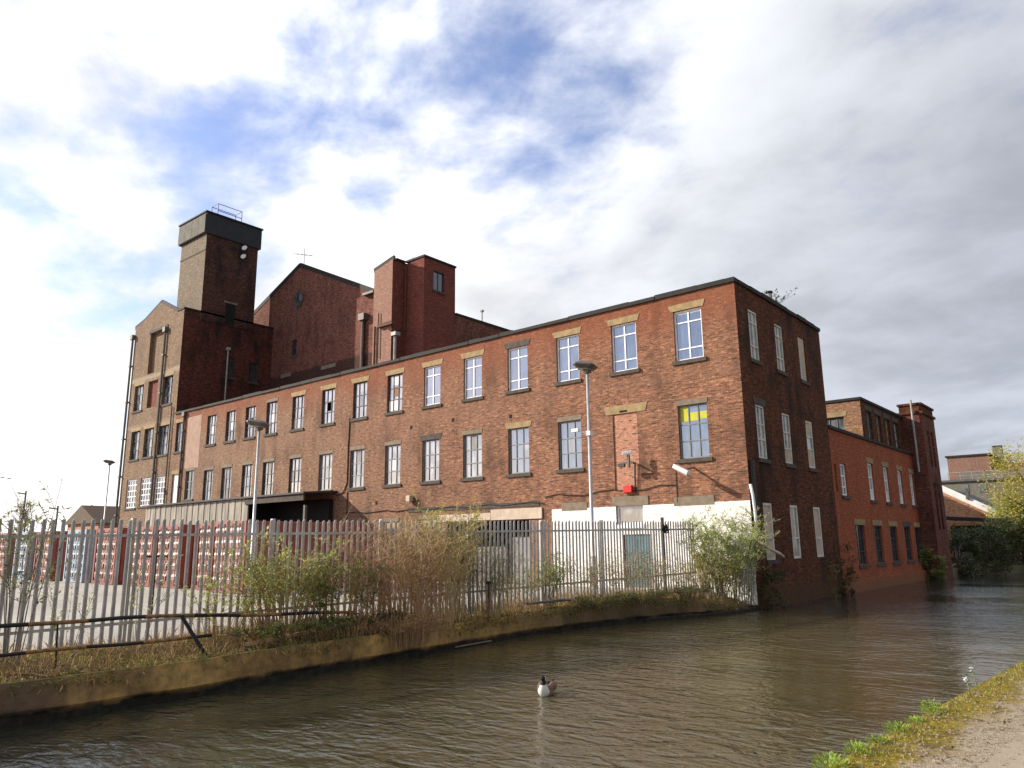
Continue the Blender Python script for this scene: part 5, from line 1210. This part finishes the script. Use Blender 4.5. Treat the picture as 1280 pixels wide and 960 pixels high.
mb.bar((-20, 110.1, 8.3), (-8.3, 110.1, 8.3), .06); mb.bar((-20, 110.1, 7.85), (-8.3, 110.1, 7.85), .05); mb.build('railing', M['lock'], t)
t = thing('brick_factory', (-19, 125, YZ), 'far brown brick factory block behind the grey warehouse', 'building')
mb = MB(); mb.box(-22.6, 125, YZ, -17.3, 140, 11.6); mb.build('block', M['brick_far'], t)
mb = MB(); mb.box(-17.29, 126, YZ, 10, 140, 10.4); mb.build('long_wall', M['brick_far'], t)
mb = MB(); mb.box(-22.8, 124.8, 11.602, -17.1, 140.2, 11.85); mb.build('coping', M['coping'], t)
t = thing('chimney', (-16, 130, YZ), 'square tapering pale chimney stump above the brick factory', 'chimney')
mb = MB(); a = [(-17.5, 129, 9), (-16.1, 129, 9), (-16.1, 130.4, 9), (-17.5, 130.4, 9)]; b = [(-17.35, 129.15, 13.1), (-16.25, 129.15, 13.1), (-16.25, 130.25, 13.1), (-17.35, 130.25, 13.1)]
mb.v += a+b; mb.f += [(0, 1, 5, 4), (1, 2, 6, 5), (2, 3, 7, 6), (3, 0, 4, 7), (4, 5, 6, 7), (3, 2, 1, 0)]; mb.build('stack', M['concrete'], t)
mb = MB(); mb.box(-17.4, 129.1, 13.102, -16.2, 130.3, 13.25); mb.build('rim', M['coping'], t)

# ------------------------------------------------------------------ goose on the water
gx, gy = -7.72, 9.95
gs = thing('goose', (gx, gy, WZ), 'goose with white breast and black neck floating on the canal', 'goose')
def ell(mb, c_, rx, ry, rz, yaw=0, nu=14, nv=9, zmin=None):
    i = len(mb.v); ca, sa = math.cos(yaw), math.sin(yaw)
    for a in range(nv+1):
        ph = math.pi*a/nv-math.pi/2
        for b in range(nu):
            t_ = 2*math.pi*b/nu; x_, y_, z_ = rx*math.cos(ph)*math.cos(t_), ry*math.cos(ph)*math.sin(t_), rz*math.sin(ph)
            mb.v.append((c_[0]+x_*ca-y_*sa, c_[1]+x_*sa+y_*ca, c_[2]+z_))
    for a in range(nv):
        for b in range(nu): mb.f.append((i+a*nu+b, i+a*nu+(b+1) % nu, i+(a+1)*nu+(b+1) % nu, i+(a+1)*nu+b))
# continuous body + neck + head swept along one spine, facing the camera and a little left
hd = V((.35, -.94, 0)).normalized()
spine = [(-.30, .10, .006), (-.27, .11, .03), (-.20, .10, .075), (-.10, .08, .11), (0, .075, .125), (.09, .08, .115), (.15, .10, .085), (.17, .14, .058), (.165, .19, .042), (.145, .215, .036), (.14, .24, .036), (.15, .262, .042), (.18, .272, .038), (.215, .262, .022), (.235, .258, .009)]
mb = MB(); mb.tube([V((gx, gy, WZ))+hd*a+V((0, 0, b)) for a, b, r in spine], [r for a, b, r in spine], 14)
gm = G('goose plumage', .7, .2); ob = gm.obj(); sp = gm.n('ShaderNodeSeparateXYZ'); gm.l(ob, sp.inputs[0])
fwd = gm.math('ADD', gm.math('MULTIPLY', sp.outputs[0], hd.x), gm.math('MULTIPLY', sp.outputs[1], hd.y))
nz = gm.noise(ob, 18, 4)
c = gm.mix(gm.rng(nz, .35, .65), (.16, .10, .06), (.28, .19, .12))
c = gm.mix(gm.rng(fwd, .11, .15), c, (.60, .58, .53))
c = gm.mix(gm.rng(sp.outputs[2], .165, .18), c, (.012, .011, .011))
c = gm.mix(gm.math('MULTIPLY', gm.rng(sp.outputs[2], .232, .24), gm.rng(fwd, .17, .155)), c, (.75, .74, .7))
gm.base(c)
mb.build('body', gm.m, gs, smooth=True)
for s in (-1, 1):
    mb = MB(); sd = V((-hd.y, hd.x, 0))*s; cc_ = V((gx, gy, WZ+.115))-hd*.06+sd*.085; ell(mb, cc_, .21, .045, .075, math.atan2(hd.y, hd.x)); mb.build('wing', plain('wing feathers', (.22, .14, .09), .7, .5, 25) if s < 0 else bpy.data.materials['wing feathers'], gs, smooth=True)
mb = MB(); c0 = V((gx, gy, WZ))-hd*.26+V((0, 0, .12)); mb.tube([c0, c0-hd*.08+V((0, 0, .03)), c0-hd*.14+V((0, 0, .04))], [.045, .03, .008], 8); mb.build('tail', M['black_iron'], gs, smooth=True)
